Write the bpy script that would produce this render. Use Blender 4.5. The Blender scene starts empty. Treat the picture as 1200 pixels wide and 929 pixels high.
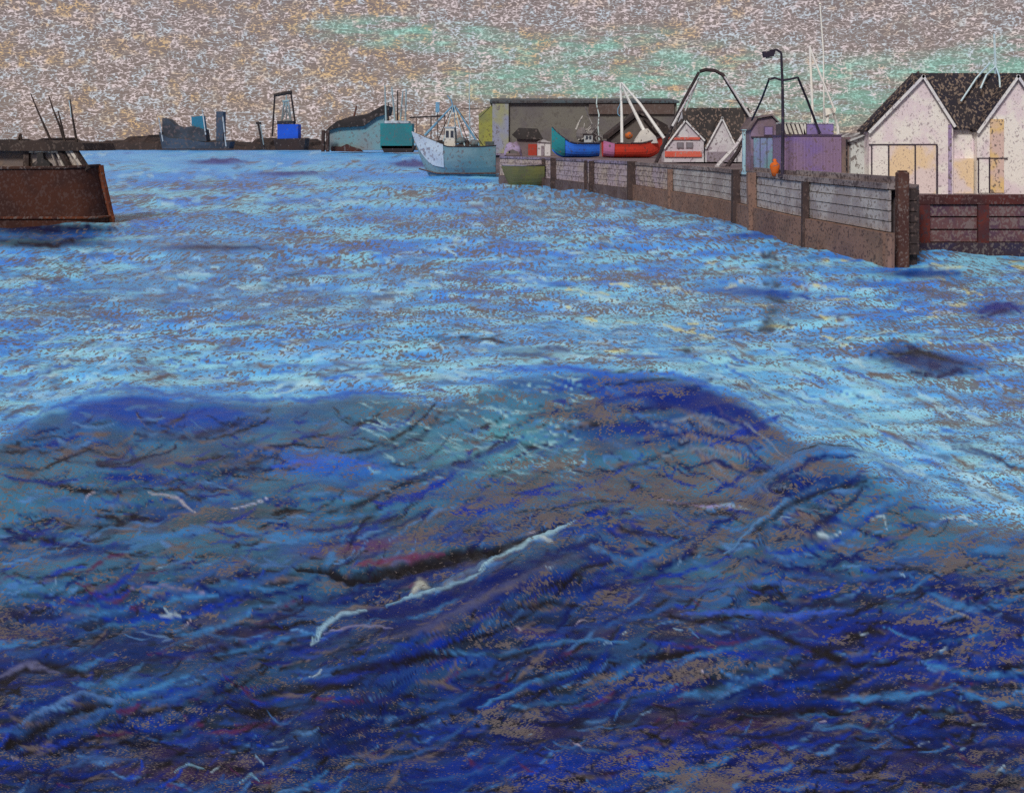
import bpy, bmesh, math, random
import numpy as np
from mathutils import Vector, Matrix

random.seed(7)
RNG = np.random.RandomState(11)
R = math.radians
S = bpy.context.scene
COL = S.collection

# ------------------------------------------------------------------ camera
F = 1287.0          # focal length in picture units (1200 wide)
H = 4.0             # eye height above the water
HY = 168.0          # row of the horizon
cam_d = bpy.data.cameras.new("camera")
cam = bpy.data.objects.new("camera", cam_d)
COL.objects.link(cam)
cam.location = (0, 0, H)
cam.rotation_euler = (R(90), 0, 0)
cam_d.sensor_width = 36
cam_d.lens = 36 * F / 1200
cam_d.shift_y = -(464.5 - HY) / 1200
cam_d.clip_start = 0.1
cam_d.clip_end = 30000
S.camera = cam

S.view_settings.view_transform = 'Standard'
S.view_settings.look = 'None'
S.view_settings.exposure = 0.85
S.view_settings.gamma = 1
S.view_settings.use_curve_mapping = False
S.cycles.use_denoising = False
S.cycles.max_bounces = 4

SUN_EL, SUN_AZ = R(42), R(205)      # sun high behind the viewer's left shoulder
sun_d = bpy.data.lights.new("sun", 'SUN')
sun_d.energy = 1.5
sun_d.angle = R(12)
sun_d.color = (1.0, 0.95, 0.88)
sun = bpy.data.objects.new("sun", sun_d)
COL.objects.link(sun)
sd = Vector((math.sin(SUN_AZ) * math.cos(SUN_EL), math.cos(SUN_AZ) * math.cos(SUN_EL), math.sin(SUN_EL)))
sun.rotation_euler = sd.to_track_quat('Z', 'Y').to_euler()
sun.location = (-20, -30, 60)


def lin(c):
    return tuple(((v / 255) / 12.92 if v / 255 <= 0.04045 else ((v / 255 + 0.055) / 1.055) ** 2.4) for v in c)


class NT:
    """small helper for node trees"""
    def __init__(s, tree):
        s.t = tree
        tree.nodes.clear()

    def n(s, kind, **kw):
        nd = s.t.nodes.new(kind)
        for k, v in kw.items():
            setattr(nd, k, v)
        return nd

    def l(s, a, b):
        s.t.links.new(a, b)

    def val(s, sock, v):
        if hasattr(v, 'is_output') or isinstance(v, bpy.types.NodeSocket):
            s.l(v, sock)
        else:
            sock.default_value = v

    def math(s, op, a, b=None, c=None, clamp=False):
        nd = s.n('ShaderNodeMath', operation=op, use_clamp=clamp)
        s.val(nd.inputs[0], a)
        if b is not None:
            s.val(nd.inputs[1], b)
        if c is not None:
            s.val(nd.inputs[2], c)
        return nd.outputs[0]

    def mix(s, f, a, b):
        nd = s.n('ShaderNodeMix', data_type='RGBA')
        s.val(nd.inputs[0], f)
        for i, v in ((6, a), (7, b)):
            if isinstance(v, (tuple, list)):
                nd.inputs[i].default_value = (*v[:3], 1)
            else:
                s.l(v, nd.inputs[i])
        return nd.outputs[2]

    def noise(s, vec, scale, detail=2.0, rough=0.5, dist=0.0):
        nd = s.n('ShaderNodeTexNoise')
        s.l(vec, nd.inputs['Vector'])
        nd.inputs['Scale'].default_value = scale
        nd.inputs['Detail'].default_value = detail
        nd.inputs['Roughness'].default_value = rough
        nd.inputs['Distortion'].default_value = dist
        return nd.outputs['Fac']

    def smooth(s, v, lo, hi):
        nd = s.n('ShaderNodeMapRange', interpolation_type='SMOOTHSTEP')
        s.val(nd.inputs[0], v)
        s.val(nd.inputs[1], lo)
        s.val(nd.inputs[2], hi)
        return nd.outputs[0]

    def mapping(s, vec, scale=(1, 1, 1), rot=(0, 0, 0), loc=(0, 0, 0)):
        nd = s.n('ShaderNodeMapping')
        s.l(vec, nd.inputs[0])
        nd.inputs['Location'].default_value = loc
        nd.inputs['Rotation'].default_value = rot
        nd.inputs['Scale'].default_value = scale
        return nd.outputs[0]


# ------------------------------------------------------------------ sky
world = bpy.data.worlds.new("World")
S.world = world
world.use_nodes = True
w = NT(world.node_tree)
out = w.n('ShaderNodeOutputWorld')
sky = w.n('ShaderNodeTexSky', sky_type='NISHITA', sun_disc=False)
sky.sun_elevation = SUN_EL
sky.sun_rotation = SUN_AZ
bg1 = w.n('ShaderNodeBackground')
w.l(sky.outputs[0], bg1.inputs[0])
bg1.inputs[1].default_value = 0.06
tc = w.n('ShaderNodeTexCoord')
vec = tc.outputs['Generated']
# mottled overcast: taupe cloud base broken by pale, peach and sea-green cloudlets
CLG = 0.68
def cl(c):
    return tuple(v * CLG for v in lin(c))
fl1 = w.noise(w.mapping(vec, rot=(0, R(40), 0), scale=(0.38, 1, 1.35)), 300, 1.2, 0.5, 0.4)
fl2 = w.noise(w.mapping(vec, rot=(0, R(-38), 0), scale=(0.7, 1, 1.2), loc=(3, 1, 5)), 270, 1.2, 0.5, 0.4)
rg1 = w.math('ABSOLUTE', w.math('SUBTRACT', fl1, 0.5))
rg2 = w.math('ABSOLUTE', w.math('SUBTRACT', fl2, 0.5))
big = w.noise(w.mapping(vec, scale=(1, 1, 3)), 11, 3, 0.6)
wid = w.math('MULTIPLY_ADD', big, 0.12, -0.004)            # how broad the cloudlets are
a1 = w.smooth(rg1, wid, w.math('MULTIPLY', wid, 0.15))
a2 = w.smooth(rg2, w.math('MULTIPLY', wid, 0.9), w.math('MULTIPLY', wid, 0.1))
sep = w.n('ShaderNodeSeparateXYZ')
w.l(vec, sep.inputs[0])
dx, dz = sep.outputs[0], sep.outputs[2]


def blob(px, py, rx, ry, slope):
    """an elongated cloud patch, given by its bearing and height"""
    cx, cz = (px - 600) / F, (HY - py) / F
    ex = w.math('DIVIDE', w.math('SUBTRACT', dx, cx), rx / F)
    ez = w.math('DIVIDE', w.math('SUBTRACT', w.math('SUBTRACT', dz, cz),
                                 w.math('MULTIPLY', w.math('SUBTRACT', dx, cx), slope)), ry / F)
    q = w.math('ADD', w.math('MULTIPLY', ex, ex), w.math('MULTIPLY', ez, ez))
    return w.smooth(q, 3.2, 0.0)


teal = None
for a in [(490, 42, 90, 14, -0.05), (660, 55, 90, 12, 0.1), (640, 92, 110, 18, 0.05), (760, 100, 120, 32, 0.1),
          (930, 105, 110, 22, 0.12), (1020, 110, 140, 22, 0.28), (1150, 72, 90, 12, 0.2), (1090, 100, 90, 20, 0.25)]:
    b = blob(*a)
    teal = b if teal is None else w.math('MAXIMUM', teal, b)
streak = w.noise(w.mapping(vec, rot=(0, R(-12), 0), scale=(1, 1, 5)), 26, 3, 0.6)
tealf = w.math('MULTIPLY', teal, w.smooth(streak, 0.30, 0.66), clamp=True)
warm = w.smooth(w.noise(w.mapping(vec, scale=(1, 1, 2.5), loc=(9, 0, 2)), 16, 3, 0.6), 0.44, 0.60)
warmf = w.math('MULTIPLY', warm, w.smooth(dx, 0.55, 0.1))
basec = w.mix(w.noise(vec, 60, 3, 0.6), cl((104, 86, 84)), cl((128, 114, 109)))
basec = w.mix(w.math('MULTIPLY', tealf, 0.8), basec, cl((104, 148, 134)))
hue = w.noise(vec, 75, 1, 0.5)
pale = w.mix(w.smooth(hue, 0.42, 0.58), cl((214, 198, 200)), cl((188, 196, 206)))
pale = w.mix(w.math('MULTIPLY', warmf, w.smooth(w.noise(vec, 90, 1), 0.4, 0.55)), pale, cl((206, 172, 128)))
pale = w.mix(w.math('MULTIPLY', tealf, w.smooth(w.noise(vec, 80, 1), 0.62, 0.45)), pale, cl((150, 200, 186)))
brk = w.smooth(w.noise(vec, 420, 0), 0.33, 0.56)
c = w.mix(w.math('MULTIPLY', w.math('MULTIPLY', a2, brk), 0.75), basec, pale)
c = w.mix(w.math('MULTIPLY', w.math('MULTIPLY_ADD', brk, 0.7, 0.3), w.math('MULTIPLY', a1, 0.9)), c, pale)
bg2 = w.n('ShaderNodeBackground')
w.l(c, bg2.inputs[0])
mx = w.n('ShaderNodeMixShader')
mx.inputs[0].default_value = 0.94
w.l(bg1.outputs[0], mx.inputs[1])
w.l(bg2.outputs[0], mx.inputs[2])
w.l(mx.outputs[0], out.inputs[0])

# ------------------------------------------------------------------ materials
TAUPE = (104, 94, 92)
_mats = {}


def mat(c1, c2=None, ground=TAUPE, cov=0.72, Y=50, rough=0.8, patch=8, px=3.0, metal=0.0, amount=0.85):
    """weathered matt paint: two tones in patches, worn through in small specks to a drab ground coat"""
    key = (c1, c2, ground, cov, round(Y), rough, patch, px, amount)
    if key in _mats:
        return _mats[key]
    m = bpy.data.materials.new("worn_paint")
    m.use_nodes = True
    t = NT(m.node_tree)
    o = t.n('ShaderNodeOutputMaterial')
    b = t.n('ShaderNodeBsdfPrincipled')
    g = t.n('ShaderNodeNewGeometry')
    pos = g.outputs['Position']
    cell = px * Y / F
    warp = t.mapping(pos, rot=(0, R(30), 0), scale=(1, 0.6, 0.8))
    sp = t.noise(warp, 1.05 / cell, 1.5, 0.5, 0.4)
    pt = t.noise(pos, 0.6 / (cell * patch), 3, 0.6, 0.3)
    col = t.mix(t.smooth(pt, 0.42, 0.6), lin(c1), lin(c2 or c1))
    lo = 0.66 - 0.36 * cov
    vary = t.math('MULTIPLY_ADD', t.math('SUBTRACT', t.noise(pos, 0.25 / cell, 2), 0.5), 0.3, lo)
    fac = t.smooth(sp, t.math('SUBTRACT', vary, 0.03), t.math('ADD', vary, 0.06))
    fac = t.math('MULTIPLY_ADD', fac, amount, 1 - amount)
    col = t.mix(fac, lin(ground), col)
    t.l(col, b.inputs['Base Color'])
    b.inputs['Roughness'].default_value = rough
    b.inputs['Metallic'].default_value = metal
    b.inputs['Specular IOR Level'].default_value = 0.25
    bp = t.n('ShaderNodeBump')
    bp.inputs['Strength'].default_value = 0.25
    bp.inputs['Distance'].default_value = cell * 0.3
    t.l(sp, bp.inputs['Height'])
    t.l(bp.outputs[0], b.inputs['Normal'])
    t.l(b.outputs[0], o.inputs[0])
    _mats[key] = m
    return m


def glass(c=(40, 46, 60), Y=50):
    key = ('glass', c)
    if key in _mats:
        return _mats[key]
    m = bpy.data.materials.new("window_glass")
    m.use_nodes = True
    t = NT(m.node_tree)
    o = t.n('ShaderNodeOutputMaterial')
    b = t.n('ShaderNodeBsdfPrincipled')
    g = t.n('ShaderNodeNewGeometry')
    col = t.mix(t.noise(g.outputs['Position'], 3, 3), lin(c), lin(tuple(min(255, v + 30) for v in c)))
    t.l(col, b.inputs['Base Color'])
    b.inputs['Roughness'].default_value = 0.15
    t.l(b.outputs[0], o.inputs[0])
    _mats[key] = m
    return m


# ------------------------------------------------------------------ geometry helpers
def at(px, py, Y):
    """a point of the picture at distance Y, in world metres"""
    return Vector(((px - 600) * Y / F, Y, H - (py - HY) * Y / F))


def X_(px, Y):
    return (px - 600) * Y / F


def Z_(py, Y):
    return H - (py - HY) * Y / F


class MB:
    """collects shapes (in world metres) into one mesh object"""
    def __init__(s):
        s.b = bmesh.new()

    def box(s, x0, x1, y0, y1, z0, z1, bevel=0.0):
        x0, x1 = sorted((x0, x1)); y0, y1 = sorted((y0, y1)); z0, z1 = sorted((z0, z1))
        m = Matrix.Translation(((x0 + x1) / 2, (y0 + y1) / 2, (z0 + z1) / 2)) @ Matrix.Diagonal((x1 - x0, y1 - y0, z1 - z0, 1))
        r = bmesh.ops.create_cube(s.b, size=1, matrix=m)
        if bevel > 0:
            es = list({e for v in r['verts'] for e in v.link_edges})
            bmesh.ops.bevel(s.b, geom=es, offset=bevel, segments=1, affect='EDGES')
        return s

    def bar(s, a, b, w0, w1=None, sides=6):
        """round bar from a to b, radius w0 tapering to w1"""
        a, b = Vector(a), Vector(b)
        w1 = w0 if w1 is None else w1
        d = b - a
        L = d.length
        if L < 1e-5:
            return s
        m = Matrix.Translation((a + b) / 2) @ d.to_track_quat('Z', 'Y').to_matrix().to_4x4()
        bmesh.ops.create_cone(s.b, cap_ends=True, segments=sides, radius1=w0, radius2=w1, depth=L, matrix=m)
        return s

    def path(s, pts, r0, r1=None, sides=6):
        r1 = r0 if r1 is None else r1
        n = len(pts) - 1
        for i in range(n):
            ra = r0 + (r1 - r0) * i / n
            rb = r0 + (r1 - r0) * (i + 1) / n
            s.bar(pts[i], pts[i + 1], ra, rb, sides)
            if i:
                s.ball(pts[i], ra * 1.02)
        return s

    def ball(s, c, r, sx=1, sy=1, sz=1, u=10, v=7):
        m = Matrix.Translation(Vector(c)) @ Matrix.Diagonal((sx, sy, sz, 1))
        bmesh.ops.create_uvsphere(s.b, u_segments=u, v_segments=v, radius=r, matrix=m)
        return s

    def prism(s, pts, dvec):
        """closed polygon of 3-D points pushed along dvec"""
        dvec = Vector(dvec)
        a = [s.b.verts.new(Vector(p)) for p in pts]
        b = [s.b.verts.new(Vector(p) + dvec) for p in pts]
        s.b.faces.new(a)
        s.b.faces.new(b[::-1])
        n = len(pts)
        for i in range(n):
            s.b.faces.new((a[i], b[i], b[(i + 1) % n], a[(i + 1) % n]))
        return s

    def grid(s, rows, close=False):
        vs = [[s.b.verts.new(Vector(p)) for p in r] for r in rows]
        for i in range(len(vs) - 1):
            n = len(vs[i])
            for j in range(n if close else n - 1):
                k = (j + 1) % n
                try:
                    s.b.faces.new((vs[i][j], vs[i + 1][j], vs[i + 1][k], vs[i][k]))
                except ValueError:
                    pass
        return vs

    def build(s, name, material, parent=None, smooth=False):
        bmesh.ops.recalc_face_normals(s.b, faces=s.b.faces[:])
        off = Vector((0, 0, 0))
        p = parent
        while p is not None:
            off += p.location
            p = p.parent
        me = bpy.data.meshes.new(name)
        if parent is None:
            # origin at the base of the thing
            co = [v.co for v in s.b.verts]
            o_ = Vector((sum(v.x for v in co) / len(co), sum(v.y for v in co) / len(co), min(v.z for v in co)))
        else:
            o_ = off
        bmesh.ops.translate(s.b, vec=-o_, verts=s.b.verts[:])
        if smooth:
            for f in s.b.faces:
                f.smooth = True
        s.b.to_mesh(me)
        s.b.free()
        me.materials.append(material)
        ob = bpy.data.objects.new(name, me)
        COL.objects.link(ob)
        if parent is None:
            ob.location = o_
        else:
            ob.parent = parent
        return ob


def tag(o, label=None, cat=None, group=None, kind=None):
    if label: o['label'] = label
    if cat: o['category'] = cat
    if group: o['group'] = group
    if kind: o['kind'] = kind
    return o


def thing(name, loc, label, cat, group=None):
    o = bpy.data.objects.new(name, None)
    o.empty_display_size = 0.3
    COL.objects.link(o)
    o.location = loc
    return tag(o, label, cat, group)


# ------------------------------------------------------------------ water
def vnoise(x, y, seed):
    """smooth value noise on arrays"""
    rs = np.random.RandomState(seed)
    T = rs.rand(256, 256)
    xi = np.floor(x).astype(np.int64); yi = np.floor(y).astype(np.int64)
    fx = x - xi; fy = y - yi
    fx = fx * fx * (3 - 2 * fx); fy = fy * fy * (3 - 2 * fy)
    g = lambda a, b: T[a & 255, b & 255]
    return (g(xi, yi) * (1 - fx) + g(xi + 1, yi) * fx) * (1 - fy) + (g(xi, yi + 1) * (1 - fx) + g(xi + 1, yi + 1) * fx) * fy


def fbm(x, y, seed, oct=3, rough=0.5):
    s, a, tot = 0, 1.0, 0
    for i in range(oct):
        s = s + a * vnoise(x * 2 ** i + 17.3 * i, y * 2 ** i + 5.1 * i, seed + i)
        tot += a
        a *= rough
    return s / tot


def sstep(x, lo, hi):
    t = np.clip((x - lo) / (hi - lo), 0, 1)
    return t * t * (3 - 2 * t)


# a fan-shaped sheet: fine where it is near and seen, coarse to the sides; rows crowd with distance like the waves do
cols = np.concatenate([np.linspace(-5200, -900, 24, endpoint=False), np.linspace(-900, -120, 90, endpoint=False),
                       np.arange(-120, 1320, 1.7), np.linspace(1325, 2100, 90, endpoint=False), np.linspace(2100, 6400, 24)])
rows = np.concatenate([[168.25, 168.6, 169.2], np.arange(170, 200, 0.8), np.arange(200, 985, 1.6),
                       np.linspace(990, 1500, 60), np.linspace(1540, 6000, 30)])
U, V = np.meshgrid(cols, rows)
WY = F * H / (V - HY)
WX = (U - 600) * WY / F

# the crest line of the big swell rolling towards the viewer (bearing -> row), turned into world metres
cr = np.array([(-600, 640), (-120, 590), (0, 512), (60, 478), (150, 455), (230, 466), (350, 468), (430, 458), (520, 470), (600, 440),
               (700, 432), (800, 440), (870, 468), (930, 510), (1000, 535), (1060, 570), (1130, 600), (1200, 615), (1400, 640), (2100, 700)], float)
crow = np.interp(U, cr[:, 0], cr[:, 1])
AMP = np.interp(U, [-400, 0, 150, 350, 520, 640, 760, 880, 1000, 1150, 1400], [0.1, 0.22, 0.34, 0.22, 0.12, 0.22, 0.42, 0.42, 0.3, 0.18, 0.1])
lift = AMP * F / (F * H / (crow - HY))
CY = F * (H) / (crow + lift - HY)          # distance of the crest so that it shows at crow
dY = WY - CY
Zw = AMP * np.where(dY < 0, np.exp(-(dY / 1.9) ** 2), np.exp(-(dY / 5.0) ** 2))


def ridge(pts, height, wn, wf):
    """a smaller wave whose crest follows picture points on the water"""
    global Zw
    p = np.array(pts, float)
    o = np.argsort(p[:, 0]); p = p[o]
    r = np.interp(U, p[:, 0], p[:, 1])
    Yc = F * H / (r + height * F / (F * H / (r - HY)) - HY)
    fade = sstep(U, p[0, 0] - 20, p[0, 0] + 80) * (1 - sstep(U, p[-1, 0] - 80, p[-1, 0] + 20))
    d = WY - Yc
    Zw = Zw + height * fade * np.where(d < 0, np.exp(-(d / wn) ** 2), np.exp(-(d / wf) ** 2))


ridge([(330, 790), (400, 740), (480, 700), (560, 665), (640, 628), (720, 600)], 0.24, 0.45, 1.2)
ridge([(820, 650), (860, 620), (900, 570), (950, 535), (1010, 528), (1060, 545)], 0.22, 0.6, 1.3)
ridge([(860, 690), (920, 610), (980, 575), (1040, 560), (1080, 570)], 0.12, 0.4, 0.9)
ridge([(-60, 560), (60, 560), (200, 535), (300, 505), (420, 500)], 0.12, 0.8, 1.5)
ridge([(-60, 800), (60, 770), (150, 745), (260, 760), (330, 790)], 0.14, 0.35, 0.9)
ridge([(560, 860), (680, 820), (800, 795), (930, 800), (1060, 830), (1240, 850)], 0.10, 0.3, 0.8)
ridge([(560, 740), (700, 700), (860, 690), (1000, 700), (1240, 730)], 0.13, 0.4, 1.0)
ridge([(-60, 680), (80, 660), (220, 650), (340, 680), (430, 690)], 0.10, 0.4, 1.0)
# chop: a sum of wave trains, short ones damped with distance where the sheet is too coarse for them
for i in range(46):
    L = 0.28 * 1.12 ** i
    th = RNG.normal(0, 0.55) + R(75)
    k = 2 * math.pi / L
    ph = RNG.rand() * 6.28
    a = 0.0042 * L ** 0.85 * (0.5 + RNG.rand()) * (1 if L < 8 else 0.6)
    damp = np.exp(-(WY / (26 * L + 2)) ** 2)
    kx, ky = k * math.cos(th), k * math.sin(th)
    # bend the trains so that crests wander
    bend = 0.6 * np.sin(WX * 0.21 + i) + 0.5 * np.sin(WX * 0.53 + WY * 0.11 + 2 * i)
    sw = np.sin(kx * WX + ky * WY + ph + bend)
    Zw = Zw + a * damp * (1 - 2 * np.abs(sw) ** 0.8 + 0.2 * sw)
PYs = HY + F * (H - Zw) / WY               # row where the raised surface really shows
PXs = U

# water tones by place: pale sky sheen painted on the channel, deep blue near swell
softn = np.interp(U, [0, 850, 1000, 1200], [1, 1, 1.8, 3.0])
near = sstep(PYs + 8 * (fbm(PXs / 18, PYs / 7, 31, 3) - 0.5), crow - 5 * softn, crow + 12 * softn)
def G(*c): return np.array(lin(c))
def fieldmix(a, b, f): return a * (1 - f[..., None]) + b * f[..., None]

streakF = fbm(PXs / 95 + 0.012 * PYs, PYs / 9.0 - PXs * 0.006, 40, 4, 0.6)
streakG = fbm(PXs / 60 + 3, PYs / 6.0 + PXs * 0.01, 60, 4, 0.6)
patchF = fbm(PXs / 210, PYs / 60, 70, 3)
C = np.broadcast_to(G(84, 146, 210), PXs.shape + (3,)).copy()
C = fieldmix(C, G(58, 120, 208), sstep(streakF, 0.44, 0.62))
C = fieldmix(C, G(150, 206, 236), sstep(streakG, 0.48, 0.68))
C = fieldmix(C, G(92, 122, 158), sstep(patchF, 0.55, 0.75) * 0.6)
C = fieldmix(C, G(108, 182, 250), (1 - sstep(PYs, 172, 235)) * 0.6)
cov = 0.60 + 0.75 * (fbm(PXs / 70, PYs / 8, 90, 4, 0.65) - 0.5) + 0.42 * (1 - sstep(PYs, 172, 225)) + 0.04 - 0.10 * sstep(PXs, 1000, 1160) * sstep(PYs, 300, 380)
# pale band of water lying against the back of the swell
band = np.exp(-((PYs - crow + 34) / 34.0) ** 2) * (1 - near)
wide = np.exp(-((PYs - (crow - 60)) / 55.0) ** 2) * sstep(PXs, 820, 960) * (1 - near)
band = np.maximum(band * np.interp(PXs, [0, 90, 560, 620, 900, 1200], [0.5, 0.8, 0.8, 0.55, 1, 0.9]), wide * 0.95)
C = fieldmix(C, fieldmix(np.broadcast_to(G(120, 184, 232), C.shape), np.broadcast_to(G(176, 222, 238), C.shape), sstep(streakG, 0.42, 0.6)), band * 0.85)
cov = cov + band * 0.18

n1 = fbm(PXs / 120 + PYs / 260, PYs / 30 + PXs * 0.004, 120, 4, 0.55)
n2 = fbm(PXs / 55 + PYs / 120, PYs / 16 + PXs * 0.006, 140, 4, 0.6)
n3 = fbm(PXs / 170, PYs / 50, 160, 3)
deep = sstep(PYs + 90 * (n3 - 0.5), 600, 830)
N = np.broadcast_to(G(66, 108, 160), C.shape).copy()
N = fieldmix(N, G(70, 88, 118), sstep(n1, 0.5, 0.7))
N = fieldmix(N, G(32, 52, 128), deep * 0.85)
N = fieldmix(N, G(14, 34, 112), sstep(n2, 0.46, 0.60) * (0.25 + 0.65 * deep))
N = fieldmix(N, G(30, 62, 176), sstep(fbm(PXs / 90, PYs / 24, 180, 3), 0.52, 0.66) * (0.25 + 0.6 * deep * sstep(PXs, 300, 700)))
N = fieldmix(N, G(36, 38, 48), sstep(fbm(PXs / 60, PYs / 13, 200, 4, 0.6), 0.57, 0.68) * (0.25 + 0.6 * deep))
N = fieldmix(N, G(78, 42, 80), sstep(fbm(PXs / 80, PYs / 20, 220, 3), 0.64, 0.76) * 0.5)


def blobn(cx, cy, rx, ry, col, a, slope=0.0):
    global N
    q = ((PXs - cx) / rx) ** 2 + ((PYs - cy - slope * (PXs - cx)) / ry) ** 2
    f = a * np.exp(-q ** 1.3)
    f = f * (0.55 + 0.9 * sstep(n2, 0.35, 0.6))
    N = fieldmix(N, G(*col), np.clip(f, 0, 1))


for b in [(170, 480, 150, 26, (26, 66, 176), 0.95, 0.05), (90, 515, 100, 20, (44, 90, 170), 0.7), (380, 545, 90, 16, (40, 90, 210), 0.7, 0.05),
          (720, 455, 110, 18, (30, 70, 175), 0.85, 0.05), (860, 480, 90, 26, (22, 46, 140), 0.9, 0.2), (790, 500, 130, 20, (22, 44, 128), 0.8),
          (560, 520, 90, 40, (110, 170, 200), 0.45), (950, 560, 110, 18, (20, 40, 130), 0.75, -0.4), (600, 620, 160, 24, (44, 52, 96), 0.5),
          (560, 700, 200, 36, (22, 36, 120), 0.85, -0.25), (1000, 740, 220, 22, (20, 34, 130), 0.7), (1100, 770, 110, 26, (20, 44, 170), 0.8),
          (450, 760, 130, 20, (34, 38, 60), 0.6, -0.1), (840, 740, 90, 14, (44, 38, 50), 0.5), (860, 850, 110, 22, (88, 44, 96), 0.5),
          (430, 640, 80, 10, (104, 50, 104), 0.6, -0.1), (620, 900, 130, 26, (20, 50, 170), 0.8), (930, 900, 120, 22, (24, 48, 160), 0.6),
          (240, 800, 120, 26, (60, 100, 160), 0.5, -0.2), (190, 900, 90, 14, (80, 46, 86), 0.6), (1010, 620, 160, 40, (66, 96, 140), 0.5)]:
    blobn(*b)
covN = 0.86 + 0.85 * (fbm(PXs / 55, PYs / 15, 240, 4, 0.62) - 0.5) - 0.16 * sstep(PXs, 1080, 1200) - 0.14 * (1 - sstep(PXs, -20, 70)) * sstep(PYs, 560, 700)
covN += -0.38 * np.exp(-(((PXs - 780) / 130) ** 2 + ((PYs - 580) / 40) ** 2)) - 0.25 * np.exp(-(((PXs - 620) / 150) ** 2 + ((PYs - 575) / 22) ** 2)) \
        - 0.25 * np.exp(-(((PXs - 520) / 130) ** 2 + ((PYs - 625) / 18) ** 2)) - 0.2 * np.exp(-(((PXs - 1100) / 120) ** 2 + ((PYs - 655) / 40) ** 2)) \
        - 0.3 * np.exp(-(((PXs - 820) / 120) ** 2 + ((PYs - 905) / 30) ** 2)) + 0.4 * np.exp(-(((PXs - 160) / 140) ** 2 + ((PYs - 485) / 24) ** 2))
C = C * np.array([0.95, 1.30, 1.36])
C = C / np.maximum(1, C.max(-1, keepdims=True) / 0.88)
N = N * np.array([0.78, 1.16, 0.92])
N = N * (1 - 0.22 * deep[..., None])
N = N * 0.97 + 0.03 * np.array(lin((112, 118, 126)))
spk = fbm(PXs / 17, PYs / 9, 300, 2)                      # light silt showing where the surface is stirred
covN = covN - (0.14 + 0.14 * sstep(PXs, 420, 640)) * sstep(fbm(PXs / 34 + PYs / 60, PYs / 13, 320, 3, 0.6), 0.56, 0.68)
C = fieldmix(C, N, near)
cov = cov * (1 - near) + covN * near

WARPX = 9 * (fbm(PXs / 13, PYs / 9, 401, 3, 0.6) - 0.5)
WARPY = 9 * (fbm(PXs / 13, PYs / 9, 411, 3, 0.6) - 0.5)
RAG = 0.55 + 0.9 * sstep(fbm(PXs / 15, PYs / 8, 421, 3, 0.6), 0.36, 0.56)
ci = lambda v: int(np.clip(np.searchsorted(cols, v), 0, len(cols) - 1))
ri = lambda v: int(np.clip(np.searchsorted(rows, v), 0, len(rows) - 1))


def stroke(pts, width, col, a=0.9, dz=0.0, cc=0.3, taper=True, rag=1.0):
    """one wavelet: a tapered curved lick of painted light or dark, slightly raised or sunk in the surface"""
    global Zw
    p = np.array(pts, float)
    x0, x1 = p[:, 0].min() - 3 * width, p[:, 0].max() + 3 * width
    y0, y1 = p[:, 1].min() - 3 * width, p[:, 1].max() + 3 * width
    mg = 25 if y1 < 420 else 60 if y1 < 560 else 130
    a0, a1, b0, b1 = ci(x0), ci(x1) + 1, ri(y0 - mg), ri(y1 + mg) + 1
    wq = min(1.0, 0.25 + width / 5)
    sx, sy = PXs[b0:b1, a0:a1] + wq * WARPX[b0:b1, a0:a1], PYs[b0:b1, a0:a1] + wq * WARPY[b0:b1, a0:a1]
    best = np.full(sx.shape, 1e9)
    n = len(p) - 1
    for i in range(n):
        ax, ay = p[i]; bx, by = p[i + 1]
        vx, vy = bx - ax, by - ay
        L2 = vx * vx + vy * vy + 1e-9
        t = np.clip(((sx - ax) * vx + (sy - ay) * vy) / L2, 0, 1)
        d = np.hypot(sx - ax - t * vx, sy - ay - t * vy)
        g = (i + t) / n
        wd = width * (0.25 + 0.75 * np.sin(np.pi * g) ** 0.7) if taper else width
        best = np.minimum(best, d / wd)
    f = np.minimum(1, a * (1 + rag * (RAG[b0:b1, a0:a1] - 1))) * np.exp(-best ** 2.4)
    blk = C[b0:b1, a0:a1]
    C[b0:b1, a0:a1] = blk * (1 - f[..., None]) + np.array(lin(col)) * f[..., None]
    cov[b0:b1, a0:a1] += f * cc
    if dz:
        Zw[b0:b1, a0:a1] += dz * np.exp(-best ** 2) * RAG[b0:b1, a0:a1]


def arc(cx, cy, L, ang, curve, n=6):
    pts = []
    for i in range(n):
        t = i / (n - 1) - 0.5
        x = t * L
        y = curve * L * (t * t - 0.25) * 4 * 0.25 + random.uniform(-0.6, 0.6)
        pts.append((cx + x * math.cos(ang) - y * math.sin(ang), cy + x * math.sin(ang) + y * math.cos(ang)))
    return pts


def crest_at(x):
    return float(np.interp(x, cr[:, 0], cr[:, 1]))


# wavelets out in the channel
for i in range(2300):
    x = random.uniform(-110, 1310)
    y = 176 + (crest_at(x) - 186) * random.random() ** 0.8
    k = (y - 170) / 280
    col = random.choice([(134, 196, 244), (92, 160, 238), (156, 206, 234), (60, 120, 210), (112, 100, 96), (70, 104, 150), (168, 216, 236)])
    if x > 660 and 300 < y < 420 and random.random() < 0.14:
        col = (210, 214, 150)
    if random.random() < 0.03:
        col = (44, 58, 96)
    L = random.uniform(12, 48) * (0.5 + 0.7 * k)
    slope = -0.10 if x < 500 else 0.06
    if x > 860 and y > 400:
        slope = 0.42
    elif x < 140 and y > 380:
        slope = -0.3
    stroke(arc(x, y, L, slope + random.gauss(0, 0.09), random.gauss(0.1, 0.2)), random.uniform(1.0, 2.2) * (0.7 + 0.6 * k), col,
           random.uniform(0.4, 0.85), 0.0, random.choice([0.25, 0.1, -0.12]))
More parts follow.
